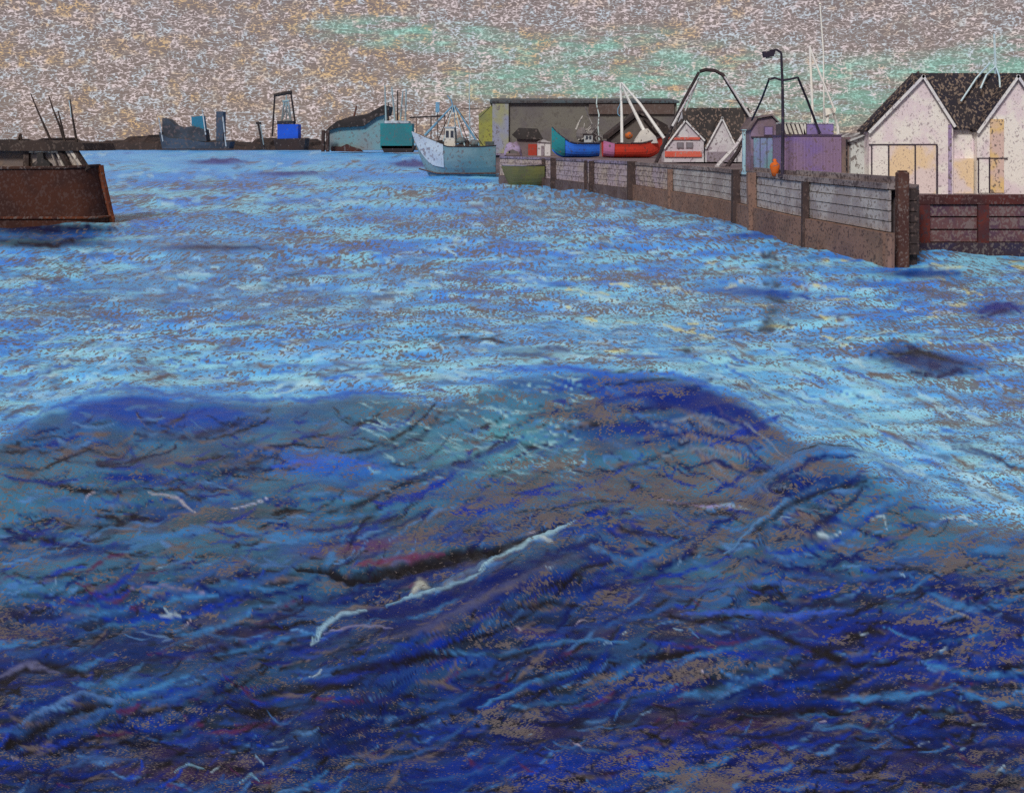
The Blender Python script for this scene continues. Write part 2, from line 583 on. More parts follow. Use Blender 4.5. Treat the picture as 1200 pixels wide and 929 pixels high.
# dark smooth lenses of deep water in the channel; two paint the barge's shadow
for cx, cy, rx, ry, a, sl, col in [(1085, 424, 66, 13, 0.85, 0.12, (30, 58, 116)), (1172, 362, 38, 9, 0.95, -0.1, (16, 40, 130)), (1085, 321, 60, 6, 0.9, 0, (22, 62, 130)),
                                   (890, 343, 60, 5, 0.95, 0.04, (34, 84, 168)), (890, 277, 50, 4, 0.8, 0.03, (34, 84, 178)), (485, 193, 30, 4, 1, 0, (16, 44, 140)),
                                   (255, 190, 34, 3.2, 0.95, 0, (18, 50, 150)), (340, 204, 44, 3, 0.9, 0, (18, 56, 150)), (250, 290, 80, 4, 0.9, 0, (40, 64, 120)),
                                   (50, 269, 100, 8, 0.95, 0, (14, 26, 66)), (40, 284, 105, 7, 0.85, 0, (26, 34, 60)), (540, 199, 40, 4, 0.8, 0, (24, 64, 190)),
                                   (620, 212, 40, 2.5, 0.7, 0, (30, 50, 140)), (620, 410, 60, 5, 0.5, 0, (60, 70, 100)), (750, 372, 50, 4, 0.4, 0, (60, 90, 140))]:
    q = ((PXs - cx) / rx) ** 2 + ((PYs - cy - sl * (PXs - cx)) / ry) ** 2
    f = a * np.exp(-q ** 1.6)
    C = fieldmix(C, G(*col), f)
    cov[:] = cov + f * 0.35

# wavelets on the face of the swell and in the foreground
for i in range(2700):
    x = random.uniform(-60, 1260)
    c0 = crest_at(x) + 14
    y = c0 + (970 - c0) * random.random() ** 0.85
    k = min(1, max(0, (y - 560) / 250))
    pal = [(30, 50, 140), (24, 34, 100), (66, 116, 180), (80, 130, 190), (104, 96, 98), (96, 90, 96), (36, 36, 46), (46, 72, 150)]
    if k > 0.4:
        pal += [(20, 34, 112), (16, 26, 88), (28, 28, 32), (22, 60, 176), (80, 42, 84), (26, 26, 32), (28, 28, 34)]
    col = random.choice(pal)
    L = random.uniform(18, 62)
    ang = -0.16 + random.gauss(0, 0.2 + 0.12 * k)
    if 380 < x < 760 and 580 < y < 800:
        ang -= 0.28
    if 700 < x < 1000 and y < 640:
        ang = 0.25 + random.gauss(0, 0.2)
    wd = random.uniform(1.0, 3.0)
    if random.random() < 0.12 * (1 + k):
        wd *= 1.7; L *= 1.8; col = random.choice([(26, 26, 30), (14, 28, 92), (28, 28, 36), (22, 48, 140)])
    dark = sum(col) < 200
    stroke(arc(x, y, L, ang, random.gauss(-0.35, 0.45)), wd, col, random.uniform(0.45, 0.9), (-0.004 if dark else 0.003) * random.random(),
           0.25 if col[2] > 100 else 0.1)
# pale licks combed over the shoulder of the swell
for i in range(170):
    x = random.uniform(430, 680); y = random.uniform(440, 560)
    if y < crest_at(x) + 4: continue
    stroke(arc(x, y, random.uniform(14, 40), 0.22 + random.gauss(0, 0.15), -0.2), random.uniform(0.9, 1.6), random.choice([(130, 184, 206), (150, 196, 210), (90, 150, 190)]), 0.6, 0.0, -0.05)
for i in range(60):
    x = random.uniform(800, 1000); t = random.random()
    y = crest_at(x) + 20 + 90 * t
    stroke(arc(x, y, random.uniform(30, 80), 0.45 + random.gauss(0, 0.1), -0.5), random.uniform(1.2, 2.4), random.choice([(100, 120, 150), (40, 74, 150), (120, 108, 106), (26, 36, 80)]), 0.7, 0.004, 0.0)

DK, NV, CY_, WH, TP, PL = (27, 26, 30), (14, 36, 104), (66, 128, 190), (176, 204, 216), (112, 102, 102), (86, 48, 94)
big = [  # hand-drawn wave lines, with crest highlights and trough shade painted as colour
    # crest of the swell
    ([(2, 512), (50, 482), (110, 460), (150, 452), (200, 463), (300, 468), (370, 468), (430, 458), (500, 466)], 4, (36, 84, 186), .7, .0),
    ([(590, 436), (660, 430), (720, 440), (790, 438), (850, 462)], 5, (40, 92, 200), .8, .0),
    ([(690, 441), (740, 433), (790, 436)], 1.6, DK, .8, 0), ([(700, 452), (760, 446), (800, 444)], 1.6, DK, .8, 0),
    ([(800, 440), (850, 456), (890, 480), (930, 508)], 3, (50, 110, 200), .8, 0), ([(760, 470), (830, 470), (900, 500)], 10, (24, 40, 118), .7, 0),
    ([(920, 510), (960, 522), (1010, 528), (1060, 556), (1120, 586), (1190, 604)], 3, (120, 180, 220), .7, 0),
    # curling secondary ridge, middle right
    ([(1010, 530), (970, 524), (940, 530), (910, 552), (880, 578), (850, 592)], 6, (62, 116, 180), .9, .03),
    ([(1005, 536), (965, 533), (930, 550), (900, 572)], 4, NV, .9, -.02), ([(1000, 524), (960, 520), (930, 532)], 1.8, DK, .9, 0),
    ([(1040, 552), (980, 560), (930, 582), (890, 610), (850, 650)], 3.5, (84, 136, 190), .9, .02), ([(1030, 560), (960, 576), (910, 602), (880, 626)], 4, DK, .8, -.02),
    ([(1010, 556), (960, 566), (900, 592)], 6, NV, .8, -.01), ([(820, 596), (850, 590), (880, 598)], 3, WH, .5, .01),
    ([(770, 585), (820, 592), (870, 594)], 1.5, (150, 140, 190), .8, 0),
    # breaking diagonal ridge, centre
    ([(345, 665), (380, 668), (410, 680), (450, 672), (500, 658), (560, 645), (600, 640), (660, 612)], 6, DK, .95, -.05),
    ([(420, 672), (470, 664), (530, 650), (590, 640)], 7, DK, .8, -.03), ([(420, 662), (460, 655), (520, 648)], 4, (110, 44, 90), .7, 0),
    ([(368, 752), (372, 736), (392, 720)], 2.4, (130, 176, 205), .85, .03), ([(392, 720), (420, 712), (452, 712)], 3.5, (126, 118, 112), .7, .03), ([(452, 710), (480, 700), (500, 692)], 2, (120, 168, 200), .7, .02), ([(505, 694), (560, 664), (600, 650)], 3.5, (116, 112, 112), .7, .03), ([(560, 662), (620, 632), (670, 612)], 2, (130, 176, 205), .8, .03),
    ([(480, 700), (492, 684), (505, 688)], 6, (168, 176, 170), .85, .05), ([(526, 682), (560, 664), (600, 640), (640, 622)], 4, (70, 112, 160), .7, .03),
    ([(600, 640), (630, 628), (650, 634)], 4, (190, 206, 206), .8, .04), ([(365, 745), (366, 756), (374, 748)], 2, (150, 190, 210), .8, 0),
    ([(400, 724), (440, 716), (480, 726), (450, 736)], 6, NV, .8, -.02), ([(380, 742), (420, 732), (460, 736)], 2.5, (150, 150, 190), .6, .01),
    ([(450, 752), (500, 735), (560, 705), (620, 672), (690, 646)], 5, (78, 84, 120), .7, .02),
    ([(390, 788), (440, 780), (500, 768), (560, 764)], 7, DK, .85, -.03), ([(300, 815), (360, 805), (430, 800)], 6, DK, .8, -.02),
    ([(560, 830), (620, 800), (690, 780)], 3, CY_, .7, .02), ([(500, 760), (580, 768), (660, 750), (740, 752)], 3, CY_, .6, .01),
    ([(570, 768), (600, 770), (630, 758)], 5, DK, .8, -.02),
    ([(350, 664), (380, 667), (412, 680), (440, 676)], 4, DK, 1, -.03), ([(440, 676), (490, 664), (540, 654), (590, 644), (640, 622)], 8, DK, .95, -.03),
    ([(372, 748), (376, 736), (398, 720), (430, 715)], 2.6, (150, 190, 214), .95, .03), ([(470, 704), (500, 694), (540, 682), (570, 666)], 2.6, (140, 184, 210), .9, .03),
    ([(560, 668), (590, 650), (625, 632), (660, 618), (676, 610)], 3, (150, 194, 216), .95, .03), ([(430, 722), (500, 708), (570, 684), (640, 650), (700, 632)], 9, (14, 30, 98), .85, -.02),
    # swirls under the right shoulder
    ([(760, 500), (820, 488), (880, 500), (925, 540)], 2.2, (116, 132, 156), .85, 0), ([(740, 520), (810, 506), (870, 518), (910, 556)], 2.4, (18, 34, 104), .9, 0),
    ([(770, 536), (830, 524), (880, 540)], 2.0, (110, 128, 150), .8, 0), ([(790, 552), (840, 540), (876, 556)], 2.2, (18, 30, 90), .85, 0),
    ([(700, 470), (760, 462), (830, 478), (890, 512)], 5, (18, 40, 124), .85, 0), ([(640, 600), (700, 586), (760, 588)], 2.2, DK, .7, 0),
    # left foreground
    ([(0, 800), (30, 780), (60, 782), (100, 790)], 9, DK, .85, -.03), ([(0, 875), (40, 858), (80, 834), (130, 822)], 8, DK, .85, -.03),
    ([(20, 850), (60, 826), (100, 812), (150, 824)], 4, (80, 120, 180), .8, .02), ([(0, 794), (30, 775), (70, 790)], 4, (110, 116, 160), .6, .01),
    ([(10, 548), (50, 550), (90, 532), (110, 526)], 1.8, DK, .85, 0), ([(240, 517), (270, 510), (300, 498), (315, 490)], 2.4, DK, .85, 0),
    ([(300, 528), (340, 520), (380, 526)], 2.4, DK, .85, 0), ([(115, 545), (150, 548), (190, 520)], 1.6, DK, .7, 0), ([(20, 518), (60, 512), (78, 514)], 1.8, DK, .7, 0),
    ([(180, 576), (210, 574), (236, 588)], 2.4, (40, 36, 40), .85, 0), ([(175, 578), (205, 582), (230, 600)], 2, (170, 170, 180), .7, .01),
    ([(270, 596), (300, 590), (315, 582)], 1.6, (180, 190, 220), .8, .01), ([(110, 605), (140, 608), (175, 604)], 3.5, DK, .8, 0),
    ([(50, 655), (100, 645), (160, 640)], 5, NV, .7, 0), ([(20, 697), (60, 700), (80, 692)], 3, DK, .7, 0), ([(100, 630), (130, 618), (180, 622)], 2, CY_, .6, 0),
    ([(310, 548), (350, 540), (400, 536), (440, 546)], 3, (56, 96, 220), .6, 0), ([(330, 530), (300, 522), (340, 518)], 2, TP, .6, 0),
    ([(150, 690), (190, 686), (240, 694)], 2, (140, 130, 160), .5, .01), ([(160, 740), (200, 748), (190, 752)], 2, (110, 150, 200), .7, 0),
    # right middle distance and foreground
    ([(720, 655), (690, 662), (665, 680), (650, 698)], 4, DK, .85, -.02), ([(600, 712), (650, 706), (680, 712)], 4, DK, .8, -.01), ([(600, 600), (640, 596), (675, 604)], 2.4, DK, .7, 0),
    ([(770, 590), (800, 590), (860, 586), (900, 596)], 2.4, (58, 48, 54), .8, 0), ([(700, 640), (740, 660), (800, 630)], 5, CY_, .5, .01),
    ([(800, 720), (860, 716), (920, 722), (990, 716)], 5, (58, 94, 200), .75, .01), ([(830, 690), (900, 680), (960, 690)], 4, (56, 96, 180), .7, .01),
    ([(890, 735), (940, 755), (1000, 778), (1050, 776)], 6, DK, .9, -.03), ([(1040, 776), (1060, 772), (1080, 776)], 2, DK, .8, 0),
    ([(780, 722), (820, 728), (880, 720)], 2.6, DK, .85, 0), ([(790, 705), (812, 702), (800, 714)], 3, DK, .8, 0), ([(1040, 700), (1075, 685), (1100, 670), (1120, 640)], 3, CY_, .6, .01),
    ([(1050, 660), (1085, 670), (1110, 680)], 2.4, DK, .8, 0), ([(1120, 640), (1135, 655), (1150, 655)], 2.4, DK, .7, 0), ([(1100, 608), (1130, 606), (1145, 614)], 1.8, WH, .8, .01),
    ([(950, 625), (975, 628), (990, 622)], 1.5, WH, .7, .01), ([(1020, 610), (1035, 604), (1040, 620)], 1.6, WH, .6, 0), ([(1080, 700), (1110, 712), (1150, 730)], 1.6, (150, 146, 130), .6, 0),
    ([(850, 830), (900, 836), (960, 832), (1000, 836)], 6, DK, .85, -.02), ([(930, 806), (980, 812), (1010, 790)], 3, DK, .8, 0), ([(1000, 820), (1060, 832), (1100, 834), (1140, 836)], 3.6, DK, .85, 0),
    ([(1040, 856), (1055, 868), (1078, 878), (1020, 878)], 2.6, DK, .85, 0), ([(960, 855), (1000, 850), (1030, 858)], 3, CY_, .6, 0), ([(740, 770), (780, 768), (820, 762)], 3, DK, .8, 0),
    ([(720, 842), (730, 825), (760, 812), (800, 800)], 3.5, (60, 112, 180), .8, .02), ([(725, 836), (740, 820), (780, 806)], 3, DK, .8, -.01), ([(820, 860), (830, 875), (850, 876)], 3, DK, .8, 0),
    ([(750, 835), (770, 828), (790, 832), (795, 850)], 2.6, DK, .8, 0), ([(610, 840), (650, 850), (690, 842)], 3, DK, .7, 0), ([(600, 800), (630, 790), (650, 800)], 3.4, DK, .7, 0),
    ([(680, 900), (710, 908), (740, 900)], 3, DK, .7, 0), ([(1130, 820), (1150, 825), (1140, 832)], 3, DK, .7, 0), ([(1060, 800), (1090, 806), (1120, 800)], 3, (60, 46, 80), .7, 0),
    ([(60, 905), (110, 888), (160, 890)], 4, (56, 90, 150), .7, .01), ([(190, 760), (240, 740), (280, 752)], 3, (60, 110, 170), .6, .01), ([(190, 716), (210, 720), (185, 722)], 2, WH, .5, 0),
    ([(205, 905), (220, 895), (240, 900)], 1.5, (130, 180, 210), .7, .01), ([(280, 918), (295, 906), (305, 916)], 1.8, (120, 176, 214), .8, .01),
    ([(470, 410), (500, 396), (560, 400), (590, 392)], 1.5, DK, .6, 0), ([(540, 396), (575, 398), (600, 404)], 2, DK, .7, 0), ([(300, 335), (312, 334), (322, 338)], 2, (50, 40, 44), .7, 0),
]
for i in range(230):
    x = random.uniform(-40, 1240); c0 = crest_at(x) + 20
    y = c0 + (950 - c0) * random.random()
    ang = float(np.interp(x, [0, 200, 420, 700, 900, 1200], [-0.12, -0.22, -0.34, -0.38, -0.12, 0.05]))
    if x > 740 and y < 640: ang = -0.45
    if x < 420 and y < 620: ang = -0.1
    col = random.choice([(12, 30, 96), (14, 44, 130), (24, 24, 30), (60, 120, 180), (44, 84, 150), (18, 50, 160), (30, 36, 70)])
    stroke(arc(x, y, random.uniform(80, 190), ang + random.gauss(0, 0.08), random.gauss(-0.3, 0.3), 8), random.uniform(2, 5.5), col, random.uniform(0.5, 0.85), 0.0, 0.2)
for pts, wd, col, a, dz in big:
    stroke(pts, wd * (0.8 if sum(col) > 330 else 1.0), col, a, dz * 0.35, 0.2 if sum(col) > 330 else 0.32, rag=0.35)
for x, y, L in [(902, 300, 18), (903, 316, 26), (905, 333, 22), (908, 352, 28), (906, 366, 26), (910, 378, 32), (804, 411, 10), (900, 386, 22)]:  # stacked dark strokes paint the lamp post's reflection onto the water
    stroke(arc(x, y, L, 0.05, 0.2), 5.5, (52, 72, 92), 0.75, -0.01, 0.2)
for pts, wd, col in [([(1016, 417), (1040, 408), (1070, 409), (1100, 418), (1150, 432)], 7, (16, 38, 92)), ([(1030, 424), (1070, 422), (1110, 432), (1140, 438)], 6, (24, 40, 96)),
                     ([(1062, 436), (1095, 440), (1120, 436)], 5, (20, 30, 80)), ([(1040, 415), (1080, 414), (1110, 422)], 4, (26, 30, 40)),
                     ([(1145, 368), (1160, 360), (1180, 357), (1198, 366)], 4, (14, 34, 130)), ([(1150, 372), (1175, 364), (1195, 370)], 2.5, (20, 24, 90)),
                     ([(1050, 322), (1090, 317), (1130, 322)], 3.5, (24, 66, 140)), ([(850, 340), (880, 339), (920, 346), (950, 348)], 3, (22, 70, 160)),
                     ([(860, 277), (890, 275), (925, 282)], 3, (22, 70, 170)), ([(0, 266), (50, 268), (100, 266), (140, 270)], 5, (14, 24, 62)), ([(10, 286), (60, 288), (110, 278)], 4, (30, 30, 44)),  # the two strokes along the barge paint its shadow into the water
                     ([(465, 192), (485, 190), (512, 195)], 3, (12, 36, 130)), ([(500, 201), (540, 203), (580, 200)], 3.5, (14, 50, 180)), ([(320, 205), (345, 203), (372, 203)], 1.8, (16, 40, 130)),
                     ([(232, 191), (258, 187), (290, 190)], 2.2, (16, 40, 130)), ([(210, 293), (250, 289), (320, 292)], 2.2, (32, 44, 84))]:
    stroke(pts, wd, col, 0.95, 0, 0.35)
# small foam-white flecks of breaking wavelets
for i in range(34):
    x = random.uniform(0, 1200); y = random.uniform(560, 920)
    stroke(arc(x, y, random.uniform(8, 18), random.gauss(-0.3, 0.5), random.gauss(0, 0.6)), 1.1, random.choice([(150, 176, 196), (176, 170, 190), (120, 160, 200)]), 0.7, 0.004, 0.3)

cov = np.clip(cov, 0, 1)
nr, nc = U.shape
verts = np.stack([WX, WY, Zw], -1).reshape(-1, 3)
idx = np.arange(nr * nc).reshape(nr, nc)
faces = np.stack([idx[:-1, :-1], idx[1:, :-1], idx[1:, 1:], idx[:-1, 1:]], -1).reshape(-1, 4)
me = bpy.data.meshes.new("harbour_water")
me.vertices.add(len(verts))
me.vertices.foreach_set("co", verts.ravel())
me.loops.add(faces.size)
me.loops.foreach_set("vertex_index", faces.ravel().astype(np.int32))
me.polygons.add(len(faces))
me.polygons.foreach_set("loop_start", np.arange(0, faces.size, 4, dtype=np.int32))
me.polygons.foreach_set("loop_total", np.full(len(faces), 4, dtype=np.int32))
me.polygons.foreach_set("use_smooth", np.ones(len(faces), dtype=bool))
me.update()
me.validate()
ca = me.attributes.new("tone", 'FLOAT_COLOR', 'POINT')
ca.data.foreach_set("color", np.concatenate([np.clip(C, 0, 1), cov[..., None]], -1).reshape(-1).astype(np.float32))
if me.polygons[0].normal.z < 0:
    me.flip_normals()
water = bpy.data.objects.new("harbour_water", me)
COL.objects.link(water)
tag(water, kind='structure')

wm = bpy.data.materials.new("harbour_water")
wm.use_nodes = True
t = NT(wm.node_tree)
o = t.n('ShaderNodeOutputMaterial')
b = t.n('ShaderNodeBsdfPrincipled')
g = t.n('ShaderNodeNewGeometry')
at_ = t.n('ShaderNodeAttribute', attribute_name='tone')
sp = t.n('ShaderNodeSeparateXYZ')
t.l(g.outputs['Position'], sp.inputs[0])
ly = t.math('LOGARITHM', t.math('MAXIMUM', t.math('DIVIDE', sp.outputs[1], 6.5), 0.2), 2.0)
# speckle of ripples: short near the viewer, longer and longer out in the channel
grain = None
for kband in range(8):
    Yc = 6.5 * 2 ** kband * 1.1
    cell = 2.3 * Yc / F
    q = t.mapping(g.outputs['Position'], scale=(1 / cell, 1 / (cell * Yc / H * 0.28), 0), rot=(0, 0, 0), loc=(kband * 7.3, kband * 3.1, 0))
    nz = t.noise(q, 0.62, 1.0, 0.5, 0.5)
    wgt = t.math('SUBTRACT', 1.0, t.math('ABSOLUTE', t.math('SUBTRACT', ly, float(kband))), clamp=True)
    if kband == 7:
        wgt = t.math('SUBTRACT', ly, 6.0, clamp=True)
    if kband == 0:
        wgt = t.math('SUBTRACT', 1.0, ly, clamp=True)
    term = t.math('MULTIPLY', t.math('SUBTRACT', nz, 0.5), wgt)
    grain = term if grain is None else t.math('ADD', grain, term)
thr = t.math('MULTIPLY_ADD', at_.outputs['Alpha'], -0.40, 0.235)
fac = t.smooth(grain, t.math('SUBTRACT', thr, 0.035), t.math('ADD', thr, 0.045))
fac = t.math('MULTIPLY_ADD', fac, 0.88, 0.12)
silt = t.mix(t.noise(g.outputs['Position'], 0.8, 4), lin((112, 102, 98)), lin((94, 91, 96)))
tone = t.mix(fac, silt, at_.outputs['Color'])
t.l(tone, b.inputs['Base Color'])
b.inputs['Roughness'].default_value = 0.32
b.inputs['IOR'].default_value = 1.33
b.inputs['Specular IOR Level'].default_value = 0.1
bp = t.n('ShaderNodeBump')
bp.inputs['Strength'].default_value = 0.5
bp.inputs['Distance'].default_value = 0.02
t.l(t.math('MULTIPLY', grain, t.math('MAXIMUM', ly, 1.0)), bp.inputs['Height'])
t.l(bp.outputs[0], b.inputs['Normal'])
t.l(b.outputs[0], o.inputs[0])
me.materials.append(wm)

#--OBJECTS--
# ------------------------------------------------------------------ land
def front_points():
    """water face of the wharf: picture column, distance"""
    pp = [(1045, 38.5), (930, 48.0), (880, 55.5), (840, 63.0), (740, 84.0), (650, 106.0), (587, 118.0)]
    return [(X_(p, y), y) for p, y in pp]


FP = front_points() + [(-1.2, 148.0), (-6.5, 150.0), (-6.5, 230.0)]
DECK = 2.56
M_deck = mat((120, 106, 112), (98, 88, 92), Y=60, cov=0.75)
mb = MB()
poly = [(x + 0.25, y + 0.1) for x, y in FP] + [(90, 230), (90, 58), (15.38, 58), (15.38, 41.5), (14.3, 38.9)]
mb.prism([(x, y, -3) for x, y in poly], (0, 0, DECK + 3 - 0.12))
tag(mb.build('quay_ground', M_deck), kind='structure')
mb = MB()
mb.prism([(x, y, -3) for x, y in [(15.44, 43.3), (90, 43.3), (90, 57.9), (15.44, 57.9)]], (0, 0, 4.70))
tag(mb.build('terrace_ground', mat((120, 108, 118), (98, 84, 90), Y=48)), kind='structure')

# far shore: a long low dark bank with an uneven scrubby top
mb = MB()
rowsA = []
xs = np.concatenate([np.linspace(-900, -330, 60), np.linspace(-325, 60, 300), np.linspace(65, 900, 60)])
for k, (dy, f) in enumerate([(0, -0.3), (3, 0.55), (14, 1.0), (60, 1.1), (120, -0.2)]):
    r = []
    for x in xs:
        px = 600 + x * F / 640
        base = 1.2 + 2.6 * float(fbm(np.array([x / 22.0]), np.array([1.0]), 5, 4)[0])
        base += 2.4 * float(vnoise(np.array([x / 3.1]), np.array([4.0]), 18)[0]) ** 3 + 2.0 * (float(vnoise(np.array([x / 9.0]), np.array([4.0]), 19)[0]) > 0.8)
        base += 5.0 * math.exp(-((px - 160) / 26) ** 2) * (0.6 + 0.6 * float(vnoise(np.array([x / 6.0]), np.array([2.0]), 8)[0]))
        base += 1.2 * math.exp(-((px - 30) / 60) ** 2) + 1.6 * math.exp(-((px - 225) / 50) ** 2)
        r.append((x, 640 + dy + 3 * math.sin(x / 40), base * f if f > 0 else -1.0))
    rowsA.append(r)
mb.grid(rowsA)
tag(mb.build('far_shore', mat((36, 32, 34), (56, 46, 44), Y=640, cov=0.85, ground=(80, 66, 62))), kind='structure')

# ------------------------------------------------------------------ wharf
whf = thing('timber_wharf', (FP[0][0], FP[0][1], 0), 'long timber faced wharf with grey planks and dark posts running back along the channel', 'wharf')
M_plank = mat((176, 172, 172), (150, 142, 144), ground=(116, 106, 102), Y=50, cov=0.78, amount=.75)
M_plank2 = mat((168, 154, 164), (172, 158, 150), amount=.75, ground=(108, 94, 98), Y=90, cov=0.62)
M_post = mat((58, 48, 48), (74, 60, 58), ground=(96, 80, 76), Y=50, cov=0.8)
M_brown = mat((122, 98, 88), (136, 108, 96), ground=(80, 64, 62), Y=45, cov=0.75)
M_cap = mat((142, 132, 132), (116, 104, 106), ground=(76, 66, 68), Y=50, cov=0.7)
M_cap2 = mat((138, 130, 158), (112, 104, 122), ground=(90, 80, 90), Y=100, cov=0.7)


def front_at(px):
    for (a, b) in zip(FP[:-1], FP[1:]):
        pa, pb = 600 + a[0] * F / a[1], 600 + b[0] * F / b[1]
        if pb <= px <= pa:
            # solve on the segment
            lo, hi = 0.0, 1.0
            for _ in range(40):
                m = (lo + hi) / 2
                x, y = a[0] + (b[0] - a[0]) * m, a[1] + (b[1] - a[1]) * m
                if 600 + x * F / y > px: lo = m
                else: hi = m
            return x, y, math.atan2(b[1] - a[1], b[0] - a[0])
    return FP[0][0], FP[0][1], 0


def slab_along(mb, a, b, t0, t1, z0, z1, tilt=0.0):
    """upright board between two ground points, t0..t1 out of the face towards the water"""
    d = Vector((b[0] - a[0], b[1] - a[1], 0)); d.normalize()
    n = Vector((-d.y, d.x, 0))
    if n.x > 0: n = -n
    A, B = Vector((a[0], a[1], 0)), Vector((b[0], b[1], 0))
    p = [A + n * t0, B + n * t0, B + n * t1, A + n * t1]
    q = [v + Vector((0, 0, z0)) for v in p]
    q[2].x += 0; 
    mb.prism([v for v in q], (0, 0, z1 - z0))


post_px = [950, 888, 868, 790, 745, 697, 652]
knots = [(FP[0][0], FP[0][1])] + [front_at(p)[:2] for p in post_px] + [FP[6], FP[7]]
segs = []
for i in range(len(knots) - 1):
    a, b = knots[i], knots[i + 1]
    mids = [q for q in FP[1:7] if a[1] + 0.3 < q[1] < b[1] - 0.3]
    ch = [a] + mids + [b]
    segs.append(ch)
for i, ch in enumerate(segs):
    m1, m2 = MB(), MB()
    for a, b in zip(ch[:-1], ch[1:]):
        zz = 0.88 if a[1] < 80 else 0.55
        nb = 4
        hgt = (2.36 - zz) / nb
        for k in range(nb):
            off = 0.02 * ((k * 7 + i * 3) % 3)
            slab_along(m1, a, b, 0.02, 0.10 + off, zz + k * hgt + 0.016, zz + (k + 1) * hgt - 0.016)
        slab_along(m2, a, b, 0.0, 0.34 if a[1] < 80 else 0.25, -1.2, zz - 0.02)
    m1.build('plank_facing', M_plank if ch[0][1] < 66 else M_plank2, whf)
    m2.build('footing_timber', M_brown if ch[0][1] < 80 else mat((84, 70, 72), (104, 92, 96), Y=90), whf)
mb, mb2 = MB(), MB()
for a, b in zip(FP[:8], FP[1:9]):
    slab_along(mb if a[1] < 80 else mb2, a, b, -0.35, 0.16, 2.38, 2.60)
mb.build('capping_beam', M_cap, whf)
mb2.build('capping_beam', M_cap2, whf)
mb = MB()
slab_along(mb, (FP[0][0], FP[0][1]), FP[1], -0.30, -0.10, 2.605, 2.83)
slab_along(mb, FP[1], FP[2], -0.30, -0.10, 2.605, 2.78)
mb.build('kerb_timber', M_cap, whf)


def post(px, wid, z0, z1, m, lean=0.0, out=0.3):
    x, y, a = front_at(px)
    mb = MB()
    b0 = Vector((x - out, y - 0.15, z0)); b1 = Vector((x - out + lean, y - 0.15, z1))
    mb.prism([b0 + Vector((-wid, -wid, 0)), b0 + Vector((wid, -wid, 0)), b0 + Vector((wid, wid, 0)), b0 + Vector((-wid, wid, 0))], b1 - b0)
    mb.build('post', m, whf)


post(950, 0.13, -1, 2.36, M_post, 0.03)
post(888, 0.2, -1, 2.55, M_brown, -0.06)
post(868, 0.26, -1, 2.62, M_post, 0.04, 0.25)
post(790, 0.16, -1, 2.3, M_brown)
post(745, 0.34, -1, 2.64, M_post)
post(697, 0.2, -1, 2.5, M_post)
post(690, 0.12, -1, 2.5, M_post)
post(652, 0.28, -1, 2.6, M_post)
post(640, 0.14, -1, 2.5, M_post)
mb = MB()
mb.box(13.42, 13.80, 38.1, 38.5, -1, 3.0, 0.04)
mb.box(13.47, 13.75, 38.15, 38.45, 3.0, 3.05, 0.02)
mb.build('corner_post', mat((88, 60, 52), (74, 48, 44), ground=(112, 98, 94), Y=38, cov=0.75), whf)
mb = MB()
mb.bar((13.05, 37.95, -1), (13.07, 37.95, 0.9), 0.17, 0.16, 8)
mb.build('fender_pile', M_brown, whf)
mb = MB()
for k in range(6):
    z = 0.1 + k * 0.38
    mb.box(13.9, 14.28, 38.5, 38.75, z, z + 0.35)
mb.box(14.0, 14.3, 38.76, 43.2, -1, 2.4)
mb.build('end_facing', M_post, whf)

# red-brown retaining wall under the white boathouse
rw = thing('retaining_wall', (15, 43, 0), 'low red brown timber retaining wall at the waterside below the white twin gabled boathouse', 'wall')
M_red = mat((98, 44, 38), (74, 40, 44), ground=(66, 52, 58), Y=43, cov=0.7)
M_blk = mat((104, 72, 74), (86, 62, 78), ground=(120, 104, 104), Y=43, cov=0.6)
mb = MB()
mb.box(14.32, 80, 42.9, 43.28, 1.62, 1.98)
mb.build('top_beam', mat((84, 40, 38), (66, 38, 40), ground=(100, 78, 78), Y=43), rw)
mb = MB()
for k in range(4):
    z = -0.35 + k * 0.5
    mb.box(14.32, 80, 43.02 - 0.02 * (k % 2), 43.26, z, z + 0.44)
mb.build('board_facing', M_blk, rw)
for x in [15.9, 18.2, 20.6, 23.0, 25.4, 28]:
    MB().box(x, x + 0.42, 42.86, 43.0, -1, 1.6).build('upright', M_red, rw)
mb = MB()
mb.box(14.32, 80, 42.7, 43.0, -1.0, 0.12)
mb.build('footing_timber', mat((58, 44, 52), (50, 44, 66), Y=43), rw)


